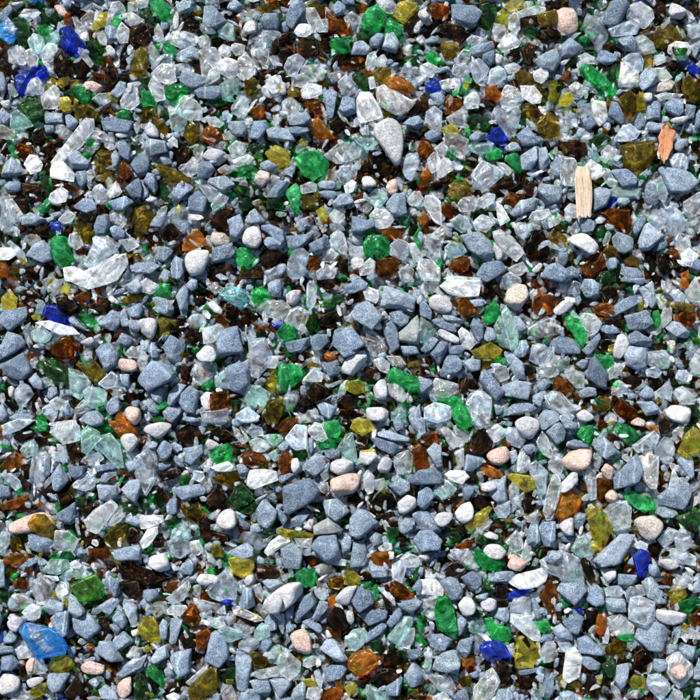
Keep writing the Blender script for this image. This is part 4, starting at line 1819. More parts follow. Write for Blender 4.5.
def shard(h, c, T, seed, bevel=True, grow=1.04, flat=False):
    """broken glass: crisp convex solid with narrow worn edges"""
    r = np.random.default_rng(seed)
    h = (h-c)*grow
    ex = math.sqrt(abs(area_c(h)[0]))
    tilt = r.normal(0, .22, 2)
    pts = []
    m = [(a+b)/2*r.uniform(.98, 1.06) for a, b in zip(h, np.roll(h, -1, 0)) if np.hypot(*(a-b)) > ex*.6]
    for q in list(h)+m:
        z = r.uniform(-.25, .25)*T
        pts.append((q[0], q[1], z))
        if r.random() < .8:
            s = r.uniform(.62, .93); pts.append((q[0]*s, q[1]*s, T*r.uniform(.30, .5)+q@tilt*.5))
        s = r.uniform(.6, .95); pts.append((q[0]*s, q[1]*s, -T*r.uniform(.3, .5)))
    if not flat:
        for k in range(r.integers(3, 8)):
            q = h[r.integers(len(h))]*r.uniform(.1, .6); pts.append((q[0], q[1], T*r.uniform(.48, .66)))
    bm = bmesh.new()
    vs = [bm.verts.new(p) for p in pts]
    res = bmesh.ops.convex_hull(bm, input=vs)
    junk = [g for g in bm.verts if not g.link_faces]
    bmesh.ops.delete(bm, geom=junk, context='VERTS')
    bmesh.ops.dissolve_limit(bm, angle_limit=R(6), verts=bm.verts[:], edges=bm.edges[:])
    lay = bm.faces.layers.float.new('wear')
    if bevel:
        res = bmesh.ops.bevel(bm, geom=bm.edges[:], offset=min(ex*.05, .0005), segments=2, profile=.6, affect='EDGES', clamp_overlap=True)
        en = [(np.array([b_[1]-a_[1], a_[0]-b_[0]])/max(np.hypot(*(b_-a_)), 1e-9), a_) for a_, b_ in zip(h, np.roll(h, -1, 0))]
        for f in res['faces']:
            fc = f.calc_center_median(); q = max((n_@np.array([fc.x, fc.y]))/max(n_@a_, 1e-6) for n_, a_ in en)
            f[lay] = r.random()**1.3*min(1, max(.06, (q-.62)/.22))
    bmesh.ops.triangulate(bm, faces=[f for f in bm.faces if len(f.verts) > 4])
    bm.verts.index_update()
    P = np.array([v.co[:] for v in bm.verts]); F = FL([v.index for v in f.verts] for f in bm.faces)
    F.wear = [f[lay] for f in bm.faces]
    bm.free()
    return P, F

def mesh(name, P, F, mat, smooth):
    me = bpy.data.meshes.new(name); wear = getattr(F, 'wear', None)
    F = [tuple(map(int, f)) for f in F] if not isinstance(F, np.ndarray) else F.tolist()
    me.from_pydata(np.asarray(P).tolist(), [], F)
    me.materials.append(mat)
    if smooth: me.shade_smooth()
    if wear: me.attributes.new('wear', 'FLOAT', 'FACE').data.foreach_set('value', wear)
    me.update()
    return me

# ------------------------------------------------------------------ materials
def newmat(name):
    m = bpy.data.materials.new(name); m.use_nodes = True
    nt = m.node_tree; nt.nodes.clear()
    return m, nt
def nd(nt, t, **kw):
    n = nt.nodes.new(t)
    for k, v in kw.items():
        if k in n.inputs: n.inputs[k].default_value = v
        else: setattr(n, k, v)
    return n
def ramp(nt, fac, stops):
    n = nt.nodes.new('ShaderNodeValToRGB'); e = n.color_ramp.elements
    while len(e) < len(stops): e.new(.5)
    for el, (p, c) in zip(e, stops): el.position = p; el.color = tuple(c)+((1,) if len(c) == 3 else ())
    nt.links.new(fac, n.inputs[0]); return n.outputs[0]
def g3(v): return (v, v, v)
def rand(nt):
    a = nd(nt, 'ShaderNodeObjectInfo'); b = nd(nt, 'ShaderNodeNewGeometry')
    s = nd(nt, 'ShaderNodeMath', operation='ADD'); nt.links.new(a.outputs['Random'], s.inputs[0]); nt.links.new(b.outputs['Random Per Island'], s.inputs[1])
    f = nd(nt, 'ShaderNodeMath', operation='FRACT'); nt.links.new(s.outputs[0], f.inputs[0]); return f.outputs[0]
def coords(nt, rnd):
    t = nd(nt, 'ShaderNodeNewGeometry'); m = nd(nt, 'ShaderNodeVectorMath', operation='ADD')
    nt.links.new(t.outputs['Position'], m.inputs[0])
    c = nd(nt, 'ShaderNodeCombineXYZ'); nt.links.new(rnd, c.inputs[2]); nt.links.new(c.outputs[0], m.inputs[1])
    return m.outputs[0]
def noise(nt, vec, scale, detail=4, rough=.6, out=0):
    n = nd(nt, 'ShaderNodeTexNoise', Scale=scale, Detail=detail, Roughness=rough)
    nt.links.new(vec, n.inputs['Vector']); return n.outputs[out]
def mix(nt, fac, a, b, blend='MIX'):
    n = nd(nt, 'ShaderNodeMix', data_type='RGBA', blend_type=blend)
    for s, v in ((n.inputs[0], fac), (n.inputs[6], a), (n.inputs[7], b)):
        if hasattr(v, 'links') or isinstance(v, bpy.types.NodeSocket): nt.links.new(v, s)
        else: s.default_value = v if not isinstance(v, tuple) else (v+(1,) if len(v) == 3 else v)
    return n.outputs[2]
def bump(nt, hgt, strength, dist, prev=None):
    b = nd(nt, 'ShaderNodeBump', Strength=strength, Distance=dist); nt.links.new(hgt, b.inputs['Height'])
    if prev is not None: nt.links.new(prev, b.inputs['Normal'])
    return b.outputs[0]

def stone_mat(name, tones, dark, light, speck=.5, veins=True):
    m, nt = newmat(name); rn = rand(nt); v = coords(nt, rn)
    base = ramp(nt, rn, tones)
    n1 = noise(nt, v, 330, 6, .75)
    c = mix(nt, ramp(nt, n1, [(.36, g3(0)), (.56, g3(1))]), mix(nt, .55, base, dark), base)
    c = mix(nt, ramp(nt, noise(nt, v, 210, 3, .6), [(.5, g3(0)), (.66, g3(.6))]), c, mix(nt, .55, base, light))
    n2 = noise(nt, v, 1700, 2, .6)
    c = mix(nt, ramp(nt, n2, [(.53, g3(0)), (.60, g3(min(1, speck*1.5)))]), c, light)
    n3 = noise(nt, v, 1350, 2, .6)
    c = mix(nt, ramp(nt, n3, [(.40, g3(min(1, speck*1.3))), (.46, g3(0))]), c, dark)
    if veins:
        w = nd(nt, 'ShaderNodeTexWave', Scale=38, Distortion=5, Detail=4); nt.links.new(v, w.inputs['Vector'])
        gate = ramp(nt, rn, [(.0, g3(0)), (.85, g3(0)), (.88, g3(.5)), (1, g3(.5))])
        band = ramp(nt, w.outputs['Fac'], [(.95, g3(0)), (.99, g3(1))])
        c = mix(nt, mix(nt, 1.0, gate, band, 'MULTIPLY'), c, light)
    p = nd(nt, 'ShaderNodeBsdfPrincipled', Roughness=.5); p.inputs['Specular IOR Level'].default_value = .5
    nt.links.new(c, p.inputs['Base Color'])
    b = bump(nt, noise(nt, v, 300, 7, .75), 1, .0024); b = bump(nt, n2, .5, .0004, b)
    nt.links.new(b, p.inputs['Normal'])
    o = nd(nt, 'ShaderNodeOutputMaterial'); nt.links.new(p.outputs[0], o.inputs[0]); return m

def glass_mat(name, tints, frost_glow, frost_glow_amt, clear, rough=.032, ior=1.5, glow_tint=None, edge=.5, wave=.0024, fine=.0006, stripes=False):
    """broken glass: clean wavy fracture faces, scuffed patches, pale worn edges, tinted body with painted sunlit glow"""
    m, nt = newmat(name); rn = rand(nt); v = coords(nt, rn)
    tint = ramp(nt, rn, tints)
    an = nd(nt, 'ShaderNodeMath', operation='MULTIPLY'); an.inputs[1].default_value = 47.0; nt.links.new(rn, an.inputs[0])
    vr = nd(nt, 'ShaderNodeVectorRotate', rotation_type='EULER_XYZ'); nt.links.new(v, vr.inputs['Vector'])
    ce = nd(nt, 'ShaderNodeCombineXYZ'); nt.links.new(an.outputs[0], ce.inputs[2]); ce.inputs[0].default_value = .5; nt.links.new(ce.outputs[0], vr.inputs['Rotation'])
    vm = nd(nt, 'ShaderNodeVectorMath', operation='MULTIPLY'); vm.inputs[1].default_value = (1.25, .42, .8); nt.links.new(vr.outputs[0], vm.inputs[0])
    sv = vm.outputs[0]
    body = noise(nt, v, 210, 3, .6)
    tint = mix(nt, ramp(nt, body, [(.43, g3(0)), (.56, g3(.9))]), tint, g3(1) if glow_tint is None else glow_tint)  # noise patches of brighter tint paint light glowing inside the glass
    b = bump(nt, noise(nt, sv, 170, 2, .55), 1, wave*.9)
    rid = nd(nt, 'ShaderNodeTexVoronoi', Scale=260, feature='F1'); nt.links.new(v, rid.inputs['Vector'])
    b = bump(nt, rid.outputs['Distance'], .35, .0008, b)
    b = bump(nt, noise(nt, v, 560, 2, .55), .8, fine, b)
    g = nd(nt, 'ShaderNodeBsdfGlass', Roughness=rough, IOR=ior)
    nt.links.new(tint, g.inputs['Color']); nt.links.new(b, g.inputs['Normal'])
    tr = nd(nt, 'ShaderNodeBsdfTransparent'); nt.links.new(tint, tr.inputs[0])
    m1 = nd(nt, 'ShaderNodeMixShader'); m1.inputs[0].default_value = clear
    nt.links.new(g.outputs[0], m1.inputs[1]); nt.links.new(tr.outputs[0], m1.inputs[2])
    d0 = nd(nt, 'ShaderNodeBsdfDiffuse'); d0.inputs[0].default_value = frost_glow+(1,); nt.links.new(b, d0.inputs['Normal'])  # frost colour; on coloured glass its bright hue also paints sunlit glow
    gl = nd(nt, 'ShaderNodeBsdfGlossy', Roughness=.18); nt.links.new(b, gl.inputs['Normal'])
    df = nd(nt, 'ShaderNodeMixShader'); df.inputs[0].default_value = .08
    nt.links.new(d0.outputs[0], df.inputs[1]); nt.links.new(gl.outputs[0], df.inputs[2])
    if stripes:
        wv = nd(nt, 'ShaderNodeTexWave', Scale=40, Distortion=.5, Detail=0, bands_direction='DIAGONAL'); nt.links.new(v, wv.inputs['Vector'])
        sc_ = mix(nt, ramp(nt, wv.outputs['Fac'], [(.62, g3(0)), (.74, g3(.8))]), frost_glow, (.85, .93, 1)); nt.links.new(sc_, d0.inputs[0])  # pale diagonal bands paint highlights into the blue glass colour
    tl = nd(nt, 'ShaderNodeBsdfTranslucent'); tl.inputs[0].default_value = frost_glow+(1,)
    m2 = nd(nt, 'ShaderNodeMixShader'); m2.inputs[0].default_value = .4
    nt.links.new(df.outputs[0], m2.inputs[1]); nt.links.new(tl.outputs[0], m2.inputs[2])
    wear = noise(nt, sv, 330, 4, .62)
    own = nd(nt, 'ShaderNodeMath', operation='MULTIPLY'); own.inputs[1].default_value = 7.31; nt.links.new(rn, own.inputs[0])
    fr = nd(nt, 'ShaderNodeMath', operation='FRACT'); nt.links.new(own.outputs[0], fr.inputs[0])
    w = ramp(nt, wear, [(.36, g3(frost_glow_amt*.35)), (.52, g3(frost_glow_amt*.75)), (.68, g3(min(1, frost_glow_amt*1.7)))])
    k = nd(nt, 'ShaderNodeMapRange'); k.inputs[3].default_value = .35; k.inputs[4].default_value = 1.4; nt.links.new(fr.outputs[0], k.inputs[0])
    ww = nd(nt, 'ShaderNodeMath', operation='MULTIPLY'); nt.links.new(w, ww.inputs[0]); nt.links.new(k.outputs[0], ww.inputs[1])
    at = nd(nt, 'ShaderNodeAttribute', attribute_name='wear')
    eg = nd(nt, 'ShaderNodeMath', operation='MULTIPLY'); nt.links.new(at.outputs['Fac'], eg.inputs[0]); nt.links.new(ramp(nt, body, [(.42, g3(edge*.12)), (.56, g3(edge*.8))]), eg.inputs[1])
    ed = nd(nt, 'ShaderNodeMath', operation='ADD'); nt.links.new(eg.outputs[0], ed.inputs[0]); nt.links.new(ww.outputs[0], ed.inputs[1]); ed.use_clamp = True
    m3 = nd(nt, 'ShaderNodeMixShader'); nt.links.new(ed.outputs[0], m3.inputs[0])
    nt.links.new(m1.outputs[0], m3.inputs[1]); nt.links.new(m2.outputs[0], m3.inputs[2])
    o = nd(nt, 'ShaderNodeOutputMaterial'); nt.links.new(m3.outputs[0], o.inputs[0]); return m

M = {}
M['s'] = stone_mat('blue_grey_stone', [(0, (.045,.075,.115)), (.14, (.10,.155,.235)), (.28, (.175,.225,.275)), (.40, (.065,.11,.175)), (.52, (.115,.175,.27)), (.66, (.23,.285,.35)), (.78, (.085,.13,.175)), (.88, (.15,.205,.225)), (1, (.085,.14,.23))], (.018,.03,.052), (.42,.50,.58), .40)
M['d'] = stone_mat('slate_stone', [(0, (0.042,0.071,0.123)), (.5, (0.070,0.111,0.169)), (1, (0.098,0.144,0.208))], (0.017,0.027,0.046), (0.293,0.374,0.424), .4)
M['G'] = stone_mat('grey_green_stone', [(0, (0.209,0.238,0.231)), (1, (0.187,0.216,0.217))], (0.079,0.094,0.098), (0.360,0.382,0.364), .4)
M['w'] = stone_mat('white_speckled_stone', [(0, (0.375,0.375,0.387)), (.5, (0.405,0.391,0.372)), (1, (0.345,0.361,0.403))], (0.097,0.099,0.127), (0.570,0.582,0.600), .42, False)
M['W'] = stone_mat('bright_white_stone', [(0, (0.474,0.484,0.501)), (1, (0.429,0.431,0.432))], (0.199,0.196,0.216), (0.592,0.604,0.616), .5, False)
M['p'] = stone_mat('pink_stone', [(0, (0.428,0.281,0.230)), (.5, (0.455,0.330,0.266)), (1, (0.397,0.259,0.217))], (0.206,0.108,0.085), (0.618,0.545,0.504), .65, False)
M['t'] = stone_mat('tan_stone', [(0, (0.336,0.304,0.264)), (1, (0.384,0.344,0.288))], (0.144,0.128,0.112), (0.560,0.536,0.496), .6, False)
M['c'] = glass_mat('clear_glass', [(0, (.95,.98,.98)), (.4, (.99,.99,1)), (.7, (.93,.98,.95)), (1, (.99,.99,.99))], (.88,.94,.98), .21, .54, edge=.9)
M['l'] = glass_mat('pale_blue_glass', [(0, (.86,.93,1)), (.5, (.93,.97,1)), (1, (.90,.94,1))], (.78,.88,.98), .24, .52, edge=.85)
M['f'] = glass_mat('frosted_glass', [(0, (.97,.98,1)), (1, (.99,.99,1))], (.95,.97,.98), .42, .34, .10, edge=.7)
M['F'] = glass_mat('white_crazed_glass', [(0, (.97,.98,1)), (1, (1,1,1))], (.97,.98,.99), .60, .2, .10)
M['a'] = glass_mat('aqua_glass', [(0, (.72,.95,.93)), (.5, (.80,.95,.97)), (1, (.72,.96,.86))], (.70,.92,.90), .20, .48, glow_tint=(.9,1,.98), edge=.7)
M['e'] = glass_mat('emerald_glass', [(0, (.008,.22,.05)), (.35, (.02,.48,.12)), (.6, (.008,.18,.07)), (.8, (.08,.66,.22)), (1, (.34,.86,.46))], (.12,.88,.34), .14, .62, glow_tint=(.28,1,.42), edge=.5)
M['E'] = glass_mat('light_green_glass', [(0, (.14,.50,.08)), (1, (.22,.60,.14))], (.30,.66,.20), .12, .5, glow_tint=(.55,.92,.30), edge=.5)
M['k'] = glass_mat('bottle_green_glass', [(0, (.03,.17,.04)), (.5, (.05,.25,.11)), (1, (.09,.22,.04))], (.28,.50,.30), .035, .45, glow_tint=(.26,.70,.20), edge=.35)
M['o'] = glass_mat('olive_glass', [(0, (.26,.20,.02)), (.5, (.36,.26,.03)), (1, (.20,.23,.04))], (.72,.60,.16), .05, .56, glow_tint=(.92,.70,.06), edge=.4)
M['y'] = glass_mat('yellow_green_glass', [(0, (.74,.62,.04)), (1, (.60,.60,.10))], (.92,.84,.18), .14, .56, glow_tint=(1,.93,.20), edge=.45)
M['Y'] = glass_mat('yellow_glass', [(0, (.98,.92,.22)), (1, (.98,.9,.3))], (.95,.9,.35), .35, .4)
M['b'] = glass_mat('amber_brown_glass', [(0, (.15,.045,.012)), (.5, (.30,.095,.02)), (1, (.12,.04,.018))], (.95,.38,.10), .04, .54, glow_tint=(1,.48,.05), edge=.4)  # orange frost colour paints glowing edges around the dark amber body
M['O'] = glass_mat('orange_amber_glass', [(0, (.45,.13,.012)), (.5, (.80,.30,.02)), (1, (.34,.09,.012))], (1,.46,.08), .14, .56, glow_tint=(1,.58,.08), edge=.45)
M['n'] = glass_mat('dark_bottle_glass', [(0, (.014,.011,.010)), (.3, (.055,.022,.010)), (.5, (.014,.020,.020)), (.75, (.050,.042,.012)), (1, (.032,.02,.024))], (.75,.68,.62), .007, .24, .03, ior=1.85, glow_tint=(.50,.22,.06), edge=.24, wave=.0034)
M['B'] = glass_mat('cobalt_glass', [(0, (.01,.04,.70)), (1, (.03,.09,.90))], (.12,.24,1), .10, .45, glow_tint=(.12,.26,1), edge=.45)
M['i'] = glass_mat('sky_blue_glass', [(0, (.12,.55,1)), (1, (.25,.66,1))], (.14,.52,1), .36, .42, glow_tint=(.35,.75,1), edge=.7, stripes=True)
M['q'] = glass_mat('turquoise_glass', [(0, (.25,.72,.82)), (1, (.40,.80,.88))], (.35,.78,.84), .22, .45, glow_tint=(.8,.97,1), edge=.7)

STONE = set('sdGwWpt')
def depth(k, ex, ey, r):
    if k in 'wWpt': return ey*2*r.uniform(.72, .9)
    if k in STONE: return ey*2*r.uniform(.62, .92)
    return min(ey*2, ex*1.4)*r.uniform(.36, .66)

# ------------------------------------------------------------------ heights
for i, p in enumerate(pieces):
    r = np.random.default_rng(1000+i); p['seed'] = 1000+i
    ax, ay, ex, ey = frame(p['h'], p['c']); p['ex'], p['ey'], p['ax'] = ex, ey, ax
    p['T'] = min(depth(p['k'], ex, ey, r), .0125)
    lift = {'n': -.0022, 'k': -.0016, 'o': -.001, 'b': -.001, 'W': .0012, 'w': .0008, 'f': .0008, 'i': .002}.get(p['k'], 0)
    small = min(0, (math.sqrt(p['A'])/S-13)*.00014)
    p['z'] = lift+small+r.uniform(-.0022, .0022)+(.003 if p.get('big') or (p['k'] == 'i' and p['A'] > (30*S)**2) else 0)
for p in pieces:
    if p['on'] is not None:
        q = p['on']; p['z'] = max(p['z'], q['z']+q['T']*.30+p['T']*.22)

def lumpy(p): return p['k'] not in STONE and p['k'] != 'i' and (p['seed']*7919) % 100 < 16
def build(p, level, bevel):
    if p['k'] in STONE:
        sh = 8 if p['k'] in 'wp' else (12 if p['k'] in 'Wt' else 90)
        return rock(p['h'], p['c'], p['T'], sh, p['seed'], level, .028 if sh < 12 else .024)
    if lumpy(p): return rock(p['h'], p['c'], p['T']*1.1, 34, p['seed'], level, .034, 1.05)
    return shard(p['h'], p['c'], p['T'], p['seed'], bevel, flat=(p['seed'] % 4 == 0))

KIND = {  # name, category, colour words, group
 's': ('grey_stone', 'grey stone', 'blue grey', 'stone', 'crushed grey stones in the bed'),
 'd': ('grey_stone', 'grey stone', 'dark slate grey', 'stone', 'crushed grey stones in the bed'),
 'G': ('grey_stone', 'grey stone', 'greenish grey', 'stone', 'crushed grey stones in the bed'),
 'w': ('white_pebble', 'white pebble', 'off white speckled', 'pebble', 'white pebbles among the glass'),
 'W': ('white_pebble', 'white pebble', 'bright white', 'pebble', 'white pebbles among the glass'),
 'p': ('pink_pebble', 'pink pebble', 'pale pink', 'pebble', 'pink pebbles among the glass'),
 't': ('tan_pebble', 'tan pebble', 'tan', 'pebble', 'tan pebbles among the glass'),
 'c': ('clear_glass_shard', 'clear glass', 'clear', 'glass shard', 'clear glass shards in the bed'),
 'l': ('clear_glass_shard', 'clear glass', 'pale bluish clear', 'glass shard', 'clear glass shards in the bed'),
 'f': ('clear_glass_shard', 'clear glass', 'frosted white', 'glass shard', 'clear glass shards in the bed'),
 'F': ('clear_glass_shard', 'clear glass', 'crazed white', 'glass shard', 'clear glass shards in the bed'),
 'a': ('aqua_glass_shard', 'aqua glass', 'pale aqua', 'glass shard', 'aqua glass shards in the bed'),
 'e': ('green_glass_shard', 'green glass', 'emerald green', 'glass shard', 'green glass shards in the bed'),
 'E': ('green_glass_shard', 'green glass', 'light green', 'glass shard', 'green glass shards in the bed'),
 'k': ('green_glass_shard', 'green glass', 'dark bottle green', 'glass shard', 'green glass shards in the bed'),
 'o': ('olive_glass_shard', 'olive glass', 'olive', 'glass shard', 'olive glass shards in the bed'),
 'y': ('yellow_glass_shard', 'yellow glass', 'yellow green', 'glass shard', 'yellow glass shards in the bed'),
 'Y': ('yellow_glass_shard', 'yellow glass', 'bright yellow', 'glass shard', 'yellow glass shards in the bed'),
 'b': ('amber_glass_shard', 'amber glass', 'amber brown', 'glass shard', 'amber glass shards in the bed'),
 'O': ('amber_glass_shard', 'amber glass', 'orange amber', 'glass shard', 'amber glass shards in the bed'),
 'n': ('dark_glass_shard', 'dark glass', 'nearly black', 'glass shard', 'dark glass shards in the bed'),
 'B': ('cobalt_glass_shard', 'cobalt glass', 'cobalt blue', 'glass shard', 'cobalt glass shards in the bed'),
 'q': ('turquoise_glass_shard', 'turquoise glass', 'turquoise', 'glass shard', 'turquoise glass shards in the bed'),
 'i': ('blue_glass_shard', 'blue glass', 'sky blue', 'glass shard', 'sky blue glass shards in the bed'),
}

# ------------------------------------------------------------------ landmarks: x, y on the plan, kinds, words, own label
LM = [
 (388,143,'w','the largest white pebble','largest white speckled pebble, egg shaped with its narrow end down'),
 (70,40,'B','the topmost cobalt shard','deep cobalt blue glass shard pointing up, topmost of the cobalt pieces'),
 (28,80,'B','the long cobalt sliver','long cobalt blue sliver with a bright worn face near the left edge'),
 (43,637,'i','the sky blue block','bright sky blue glass block with painted pale highlights near the lower left corner'),
 (597,80,'e','the bright green glass rod','thick bright green glass rod slanting down to a glowing round end'),
 (568,22,'p','the pink granite pebble','large round pink granite pebble at the upper edge of the bed'),
 (312,166,'e','the large emerald chunk','large rounded emerald green chunk with a lit right side'),
 (302,645,'p','the pink egg shaped pebble','pink egg shaped pebble with its narrow end pointing down right'),
 (32,522,'p','the long pink oval','long pale pink oval pebble carrying a small olive chip'),
 (347,484,'p','the wide pink pebble','wide salmon pink pebble with a flat top under a white oval stone'),
 (160,561,'W','the white square chip','small bright white square chip lying on dark glass'),
 (242,494,'k','the dark green triangle','flat dark green triangular glass shard with one straight base'),
 (290,376,'e','the glowing green nugget','round glowing green glass nugget with a white highlight'),
 (221,454,'e','the sparkling green shard','sparkling bright green shard with a white hot middle'),
 (499,648,'B','the low cobalt wedge','cobalt blue wedge lying flat beside a square yellow shard'),
 (545,303,'b','the amber boat shaped shard','amber boat shaped shard with an orange belly and dark rim'),
 (638,501,'e','the pointed green shard','pointed emerald shard lying level above a dark lens shaped stone'),
 (477,247,'s','the big grey oval cobble','big smooth grey oval cobble, the largest rounded stone right of centre'),
 (487,174,'l','the blue clear triangle','large pale blue clear triangular shard with a sharp right corner'),
 (233,297,'q','the turquoise shard','turquoise blue glass shard lying across dark glass'),
 (526,651,'y','the square yellow shard','square yellow green shard with glowing lower edge'),
 (354,362,'W','the round white pebble','rounded white pebble under a dark chipped stone near the middle'),
 (197,263,'W','the white block pebble','white block shaped pebble below an orange amber shard'),
 (294,197,'e','the green blade','narrow emerald green blade pointing downward'),
 (398,296,'s','the wide grey block','wide flat topped blue grey block above the middle of the bed'),
 (411,331,'G','the greenish grey slab','pale greenish grey slab with a slanting straight edge'),
 (548,596,'b','the brown almond shard','upright reddish brown almond shaped shard'),
 (74,668,'y','the small yellow bar','small bright yellow rectangular bar with a dark middle'),
 (385,22,'e','the upper emerald chunk','broad emerald green chunk near the upper edge with bright facets'),
 (445,614,'e','the emerald bottle fragment','tall emerald bottle fragment with a ridged top'),
 (387,444,'d','the dark spindle stone','dark spindle shaped stone slanting down to the right'),
 (677,412,'W','the cream right edge pebble','cream white rounded pebble close to the right edge'),
 (652,637,'s','the broad speckled cobble','broad dark speckled grey cobble in the lower right'),
 (677,671,'p','the salmon chip','salmon pink chip held inside a clear shard'),
 (30,108,'k','the round bottle green shard','rounded bottle green shard near the left edge with a lit middle'),
 (340,22,'b','the brown tailed shard','brown shard with a long upper tail and an orange tip'),
 (616,220,'b','the dark brown trapezoid','dark brown trapezoid shard with a straight right side'),
 (403,380,'e','the long green bar','long emerald bar slanting down to the right beside the middle'),
 (575,326,'e','the upright green shard','upright bright green shard with a jagged left side'),
 (647,527,'t','the tan pebble','rounded tan pebble with a flat top below the green shard'),
 (8,685,'w','the corner white cobble','large cream cobble at the lower left corner'),
 (283,595,'W','the long white oval','long white oval pebble slanting up to the right'),
 (616,545,'s','the long grey cobble','long blue grey cobble slanting up to the right'),
 (637,556,'B','the right cobalt chip','small cobalt chip below the tan pebble on the right'),
 (598,523,'y','the tall olive wedge','tall olive yellow wedge with dark bands'),
 (55,314,'B','the left cobalt shard','cobalt blue shard pointing to the lower right above a long frosted shard'),
 (210,133,'O','the orange nugget','bright orange crumbly nugget'),
 (685,442,'y','the right yellow wedge','yellow olive wedge at the right edge'),
 (215,402,'b','the amber topped block','amber brown plate lying on a pale block'),
 (120,428,'O','the orange slab','flat orange amber slab beside a pale pink pebble'),
 (146,629,'y','the round yellow shard','rounded pale yellow shard with a greenish rim'),
 (436,84,'B','the top royal blue chip','royal blue chip beside a bright white one near the top'),
 (340,688,'O','the orange lower edge shard','bright orange shard at the lower edge'),
 (413,612,'s','the mid lower grey stone','grey stone'),
 (94,588,'E','the light green square','light green square shard with translucent edges'),
 (377,249,'e','the white lit green shard','pale green shard lit almost white across its top'),
 (63,251,'e','the rounded green lozenge','rounded grass green lozenge shaped shard'),
 (180,93,'e','the left emerald nugget','bright emerald nugget lying between clear shards'),
 (222,354,'p','x','x'),
 (469,375,'y','x','x'),
 (515,4,'Y','the yellow top shard','bright yellow sunlit shard near the upper edge'),
 (535,78,'o','x','x'),
 (226,342,'s','the large round grey stone','large rounded grey stone left of the middle'),
 (76,527,'s','the smooth left ellipse','smooth'),
 (96,455,'x','x','x'),
]
LANDS = []
for x, y, ks, words, lab in LM:
    if words == 'x' or lab in ('smooth', 'grey stone'): continue
    q = np.array([(x-MID)*S, (MID-y)*S])
    best = min((p for p in pieces if p['k'] in ks), key=lambda p: np.hypot(*(p['c']-q)))
    if np.hypot(*(best['c']-q)) > 14*S or 'label' in best:
        print('landmark missed', words, best['c']/S+MID); continue
    best['label'] = lab; LANDS.append((best['c'], words, best))
LANDS.append((np.array([(582.5-MID)*S, (MID-193)*S]), 'the wooden stick', None))
LANDS.append((np.array([(664.5-MID)*S, (MID-144)*S]), 'the orange leaf', None))

# ------------------------------------------------------------------ which pieces are things
order = sorted(pieces, key=lambda p: -p['A'])
count = {}
for p in order:
    nm = KIND[p['k']][0]; count[nm] = count.get(nm, 0)+1
    p['thing'] = count[nm] <= 295 or 'label' in p

DIRS = ['right of', 'upper right of', 'above', 'upper left of', 'left of', 'lower left of', 'below', 'lower right of']
NUM = ['half a pebble', 'one pebble', 'two pebbles', 'three pebbles', 'four pebbles', 'five pebbles', 'six pebbles', 'seven pebbles', 'eight pebbles', 'nine pebbles', 'ten pebbles', 'eleven pebbles', 'twelve pebbles']
used = set(p['label'] for p in pieces if 'label' in p)
def describe(p):
    a = math.sqrt(p['A'])/S; el = p['ex']/p['ey']
    size = 'tiny' if a < 9 else 'small' if a < 13 else 'medium' if a < 18 else 'large'
    n = len(p['h'])
    if el > 2.1: shape = 'long narrow'
    elif el > 1.5: shape = 'elongated'
    elif n <= 3: shape = 'three cornered'
    elif n == 4: shape = 'blocky'
    elif n >= 7: shape = 'rounded'
    else: shape = 'angular'
    kd = KIND[p['k']]
    near = sorted(LANDS, key=lambda L: np.hypot(*(L[0]-p['c'])))
    for L in near[:8]:
        if L[2] is p: continue
        d = p['c']-L[0]; dist = np.hypot(*d)/S/17
        k = DIRS[int(round(math.degrees(math.atan2(d[1], d[0]))/45)) % 8]
        n = min(int(round(dist)), 12)
        for s in (f"{size} {shape} {kd[2]} {kd[3]}",):
            t = f"{s}, {NUM[n]} {k} {L[1]}"
            if len(t.replace(',', '').split()) <= 16 and t not in used:
                used.add(t); return t
    return None

def tag(o, label, cat=None, group=None, kind=None):
    o['label'] = label
    if cat: o['category'] = cat
    if group: o['group'] = group
    if kind: o['kind'] = kind

# ------------------------------------------------------------------ build the things
LOW = {k: [] for k in M}      # everything that is merged as stuff, per kind
HI = {k: [] for k in M}
for p in pieces:
    if p['thing']:
        big = math.sqrt(p['A'])/S > 13
        P, F = build(p, 4 if big else 3, True)
        kd = KIND[p['k']]
        o = bpy.data.objects.new(kd[0], mesh(kd[0], P, F, M[p['k']], p['k'] in STONE or lumpy(p)))
        o.location = (p['c'][0], p['c'][1], p['z']); col.objects.link(o)
        tag(o, p.get('label') or describe(p) or f"{kd[2]} {kd[3]} in the bed", kd[1], kd[4])
        p['obj'] = o
    else:
        P, F = build(p, 3, True)
        HI[p['k']].append((P+np.array([p['c'][0], p['c'][1], p['z']]), F))

# the same heap going on beyond the frame: copies of the bed turned and set beside it
W = 700*S; EXT = W*1.08
low = []
for p in pieces:
    P, F = build(p, 2, False); low.append((p['k'], P, F, p))
for tx in (-1, 0, 1):
    for ty in (-1, 0, 1):
        if tx == 0 and ty == 0: continue
        q = (tx*2+ty*5) % 4
        ca, sa = [(1,0), (0,1), (-1,0), (0,-1)][q]
        Rm = np.array([[ca,-sa,0],[sa,ca,0],[0,0,1]])
        for k, P, F, p in low:
            c = Rm@np.array([p['c'][0], p['c'][1], p['z']])+np.array([tx*W, ty*W, 0])
            if abs(c[0]) > EXT or abs(c[1]) > EXT: continue
            if max(abs(c[0]), abs(c[1])) < W/2-2*S: continue
            LOW[k].append((P@Rm.T+c, F))

